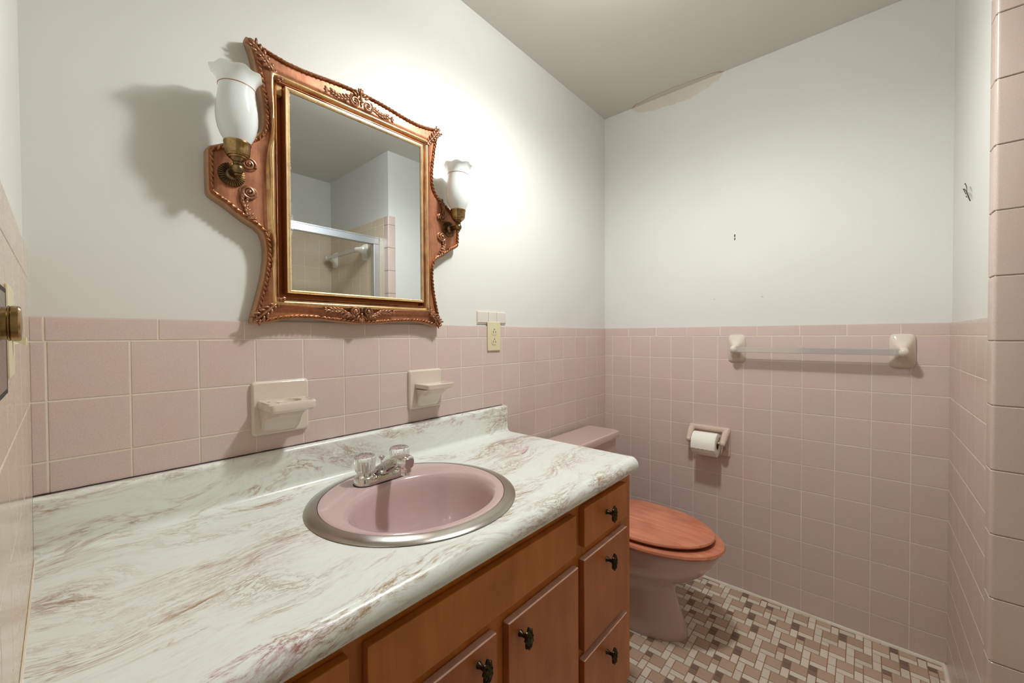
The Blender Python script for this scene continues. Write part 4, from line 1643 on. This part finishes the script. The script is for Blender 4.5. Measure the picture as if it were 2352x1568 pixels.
m.loft([rrect(lx0 + 0.008, lx1 - 0.008, ly0 + 0.008, ly1, 0.022, 0.676), rrect(lx0 + 0.001, lx1 - 0.001, ly0 + 0.001, ly1, 0.026, 0.680), rrect(lx0, lx1, ly0, ly1, 0.026, 0.700), rrect(lx0 + 0.003, lx1 - 0.003, ly0 + 0.003, ly1, 0.024, 0.7075), rrect(lx0 + 0.009, lx1 - 0.009, ly0 + 0.009, ly1 - 0.004, 0.02, 0.7105)])
m.build('tank_lid', 'toilet', toi)
m = MB()


def seat_ring(hw, yf_, yb_, z):
    return egg(hw, yf_, yb_, z, back_sq=.3)


m.loft([seat_ring(0.172, -0.722, -0.235, 0.3725), seat_ring(0.184, -0.735, -0.225, 0.378), seat_ring(0.1885, -0.741, -0.222, 0.386), seat_ring(0.186, -0.738, -0.224, 0.394), seat_ring(0.178, -0.729, -0.23, 0.3985),
        seat_ring(0.150, -0.698, -0.255, 0.3975), seat_ring(0.118, -0.660, -0.30, 0.388), seat_ring(0.115, -0.655, -0.30, 0.374), seat_ring(0.172, -0.722, -0.235, 0.3725)], 0, False, False)
m.build('seat', 'seat_wood', toi)
m = MB()
m.loft([seat_ring(0.168, -0.690, -0.222, 0.4040), seat_ring(0.178, -0.701, -0.216, 0.4085), seat_ring(0.1815, -0.705, -0.214, 0.4150), seat_ring(0.179, -0.702, -0.216, 0.4205), seat_ring(0.170, -0.692, -0.222, 0.4240), seat_ring(0.10, -0.61, -0.27, 0.4265), seat_ring(0.03, -0.50, -0.37, 0.4270)])
m.build('seat_lid', 'seat_wood', toi)
for s in (-1, 1):
    m = MB()
    m.tube([V(TX + s * 0.085, -0.615, 0.3945), V(TX + s * 0.085, -0.615, 0.4055)], 0.007, 10)
    m.build('lid_bumper', 'dark_seal', toi)
    m = MB()
    m.tube([V(TX + s * 0.075 - 0.02, -0.220, 0.392), V(TX + s * 0.075 + 0.02, -0.220, 0.392)], 0.009, 12)
    m.tube([V(TX + s * 0.075, -0.220, 0.366), V(TX + s * 0.075, -0.220, 0.392)], 0.0085, 12)
    m.build('hinge', 'steel', toi)
m = MB()
m.tube([V(TX - 0.17, -0.193, 0.640), V(TX - 0.17, -0.212, 0.640)], 0.010, 12)
m.tube([V(TX - 0.175, -0.209, 0.640), V(TX - 0.10, -0.213, 0.632)], [0.006, 0.0045], 10)
m.build('flush_lever', 'chrome', toi)

# ------------------------------------------------------------------ left wall: switch, and the knob beside it
XT = XL + 0.0055
sw = thing('light_switch', (XT, -0.445, 1.1465), 'ivory light switch plate on the left tiled wall near the corner', 'light switch')
m = MB()
m.box((XT - 0.0006, -0.4800, 1.1450), (XT + 0.0026, -0.4080, 1.2405), 0.0015, 2)
m.build('cover_plate', 'ivory', sw)
m = MB()
m.prism([(-0.4450, 1.186), (-0.4340, 1.186), (-0.4340, 1.200), (-0.4450, 1.200)], lambda y, z, d: V(XT + d, y + (d - 0.002) * 0.2, 1.190 + (z - 1.193) * (1 - d * 30) - (d - 0.002) * 0.8), 0.0020, 0.0122, 0, 0.0006)
m.build('toggle', 'ivory', sw)
kn = thing('control_knob', (XT, -0.655, 1.1417), 'brass coloured cylindrical knob on a dark edged grey plate, left wall', 'knob')
m = MB()
m.box((XT - 0.0006, -0.7150, 1.1417), (XT + 0.0078, -0.6030, 1.2256), 0.0006, 1, mat=1)
m.box((XT + 0.0076, -0.6990, 1.1470), (XT + 0.0084, -0.6230, 1.2205), mat=0)
m.build('back_plate', ['greyplate', 'dark_seal'], kn)
m = MB()
Kc = (XT + 0.0082, -0.658, 1.1965)
rings = []
for (r, d) in ((0.0118, 0.0), (0.0118, 0.0028), (0.0128, 0.0034), (0.0128, 0.0040), (0.0122, 0.0044), (0.0128, 0.0048), (0.0128, 0.0082), (0.0118, 0.0092), (0.0060, 0.0096)):
    rings.append([V(Kc[0] + d, Kc[1] + r * math.cos(2 * PI * k / 40), Kc[2] + r * math.sin(2 * PI * k / 40)) for k in range(40)])
m.loft(rings)
m.build('dial', 'brass', kn)

# ------------------------------------------------------------------ small things on the walls
for i, (y, z, ln, lab) in enumerate(((-0.6674, 1.6453, 0.0105, 'small dark nail stub in the white far wall, the upper of two'), (-0.6676, 1.6297, 0.0085, 'small dark nail stub in the white far wall, the lower of two'))):
    m = MB()
    m.tube([V(-0.0005, y, z + ln / 2), V(-0.0032, y + 0.0008, z - ln / 2)], [0.0022, 0.0020], 8)
    tag(m.build('wall_nail', 'nail'), lab, 'nail')
for i, (y, z, lab) in enumerate(((-0.5806, 1.3562, 'filled pale wall plug in the far wall, directly above the paper holder'), (-0.7777, 1.3552, 'filled pale wall plug in the far wall, above the clear towel bar'))):
    m = MB()
    m.lathe([(0.0036, -0.0005), (0.0038, 0.0010), (0.0030, 0.0016), (0.0022, 0.0008), (0.0005, 0.0006)], (0.0, y, z), 'x', 18)
    tag(m.build('wall_plug', 'plug'), lab, 'wall plug')
hk = thing('wire_hook', (-0.29, YS, 1.58), 'bent dark wire hook sticking out of the white stub wall', 'hook')
m = MB()
m.tube([V(-0.222, YS + 0.0015, 1.6290), V(-0.262, YS + 0.010, 1.6230), V(-0.300, YS + 0.013, 1.6150), V(-0.330, YS + 0.012, 1.6000), V(-0.333, YS + 0.009, 1.5850), V(-0.328, YS + 0.004, 1.570)], 0.0011, 8)
m.tube([V(-0.300, YS + 0.012, 1.6280), V(-0.318, YS + 0.013, 1.6260), V(-0.332, YS + 0.012, 1.6120), V(-0.333, YS + 0.0115, 1.5980)], 0.0010, 8)
m.tube([V(-0.268, YS + 0.010, 1.6220), V(-0.296, YS + 0.012, 1.6100), V(-0.326, YS + 0.012, 1.5920)], 0.0010, 8)
m.tube([V(-0.238, YS + 0.001, 1.6070), V(-0.285, YS + 0.006, 1.5930), V(-0.310, YS + 0.009, 1.5870)], 0.0010, 8)
m.build('wire', 'nail', hk)

# ------------------------------------------------------------------ lights
LX, LY, LZ = -1.090, -0.665, 2.270
lamp = thing('ceiling_light', (LX, LY, LZ), 'white drum ceiling light mounted above the vanity front', 'ceiling light')
m = MB()
m.lathe([(0.050, 0.1490), (0.086, 0.1470), (0.090, 0.140), (0.090, 0.012), (0.086, 0.006), (0.082, 0.010), (0.078, 0.020), (0.04, 0.022)], (LX, LY, LZ), 'z', 48)
m.build('drum_shade', 'glow', lamp)
m = MB()
m.lathe([(0.04, 0.0215), (0.076, 0.0195), (0.079, 0.0150), (0.065, 0.0105), (0.03, 0.0085)], (LX, LY, LZ), 'z', 48)
m.build('diffuser', 'glow', lamp)
ld = bpy.data.lights.new('ceiling_lamp', 'SPOT')
ld.spot_size = math.radians(180)
ld.spot_blend = 0.7
ld.shadow_soft_size = 0.05
ld.energy = 43.5
ld.color = (0.93, 0.965, 1.0)
lo = bpy.data.objects.new('ceiling_lamp', ld)
lo.location = (LX, LY, LZ - 0.055)
COL.objects.link(lo)

w = bpy.data.worlds.new('hall')
sc.world = w
w.use_nodes = True
w.node_tree.nodes['Background'].inputs[0].default_value = (1.0, 1.0, 0.99, 1)
w.node_tree.nodes['Background'].inputs[1].default_value = 0.12

# ------------------------------------------------------------------ camera
yaw, pitch, roll_ = 0.72268, -0.01437, -0.0049
f = V(math.cos(yaw) * math.cos(pitch), math.sin(yaw) * math.cos(pitch), math.sin(pitch))
r = V(math.sin(yaw), -math.cos(yaw), 0)
u = r.cross(f)
r2 = r * math.cos(roll_) + u * math.sin(roll_)
u2 = -r * math.sin(roll_) + u * math.cos(roll_)
cd = bpy.data.cameras.new('camera')
cd.sensor_width = 36.0
cd.lens = 915.8166 / 2352 * 36.0
cd.clip_start = 0.01
cam = bpy.data.objects.new('camera', cd)
mw = Matrix((r2, u2, -f)).transposed().to_4x4()
mw.translation = V(-2.07971, -1.11825, 1.18586)
cam.matrix_world = mw
COL.objects.link(cam)
sc.camera = cam

for o in list(bpy.data.objects):
    if '_o' in o:
        del o['_o']

vs = sc.view_settings
vs.view_transform = 'Standard'
vs.look = 'None'
vs.exposure = 0.0
vs.gamma = 1.0
vs.use_curve_mapping = False
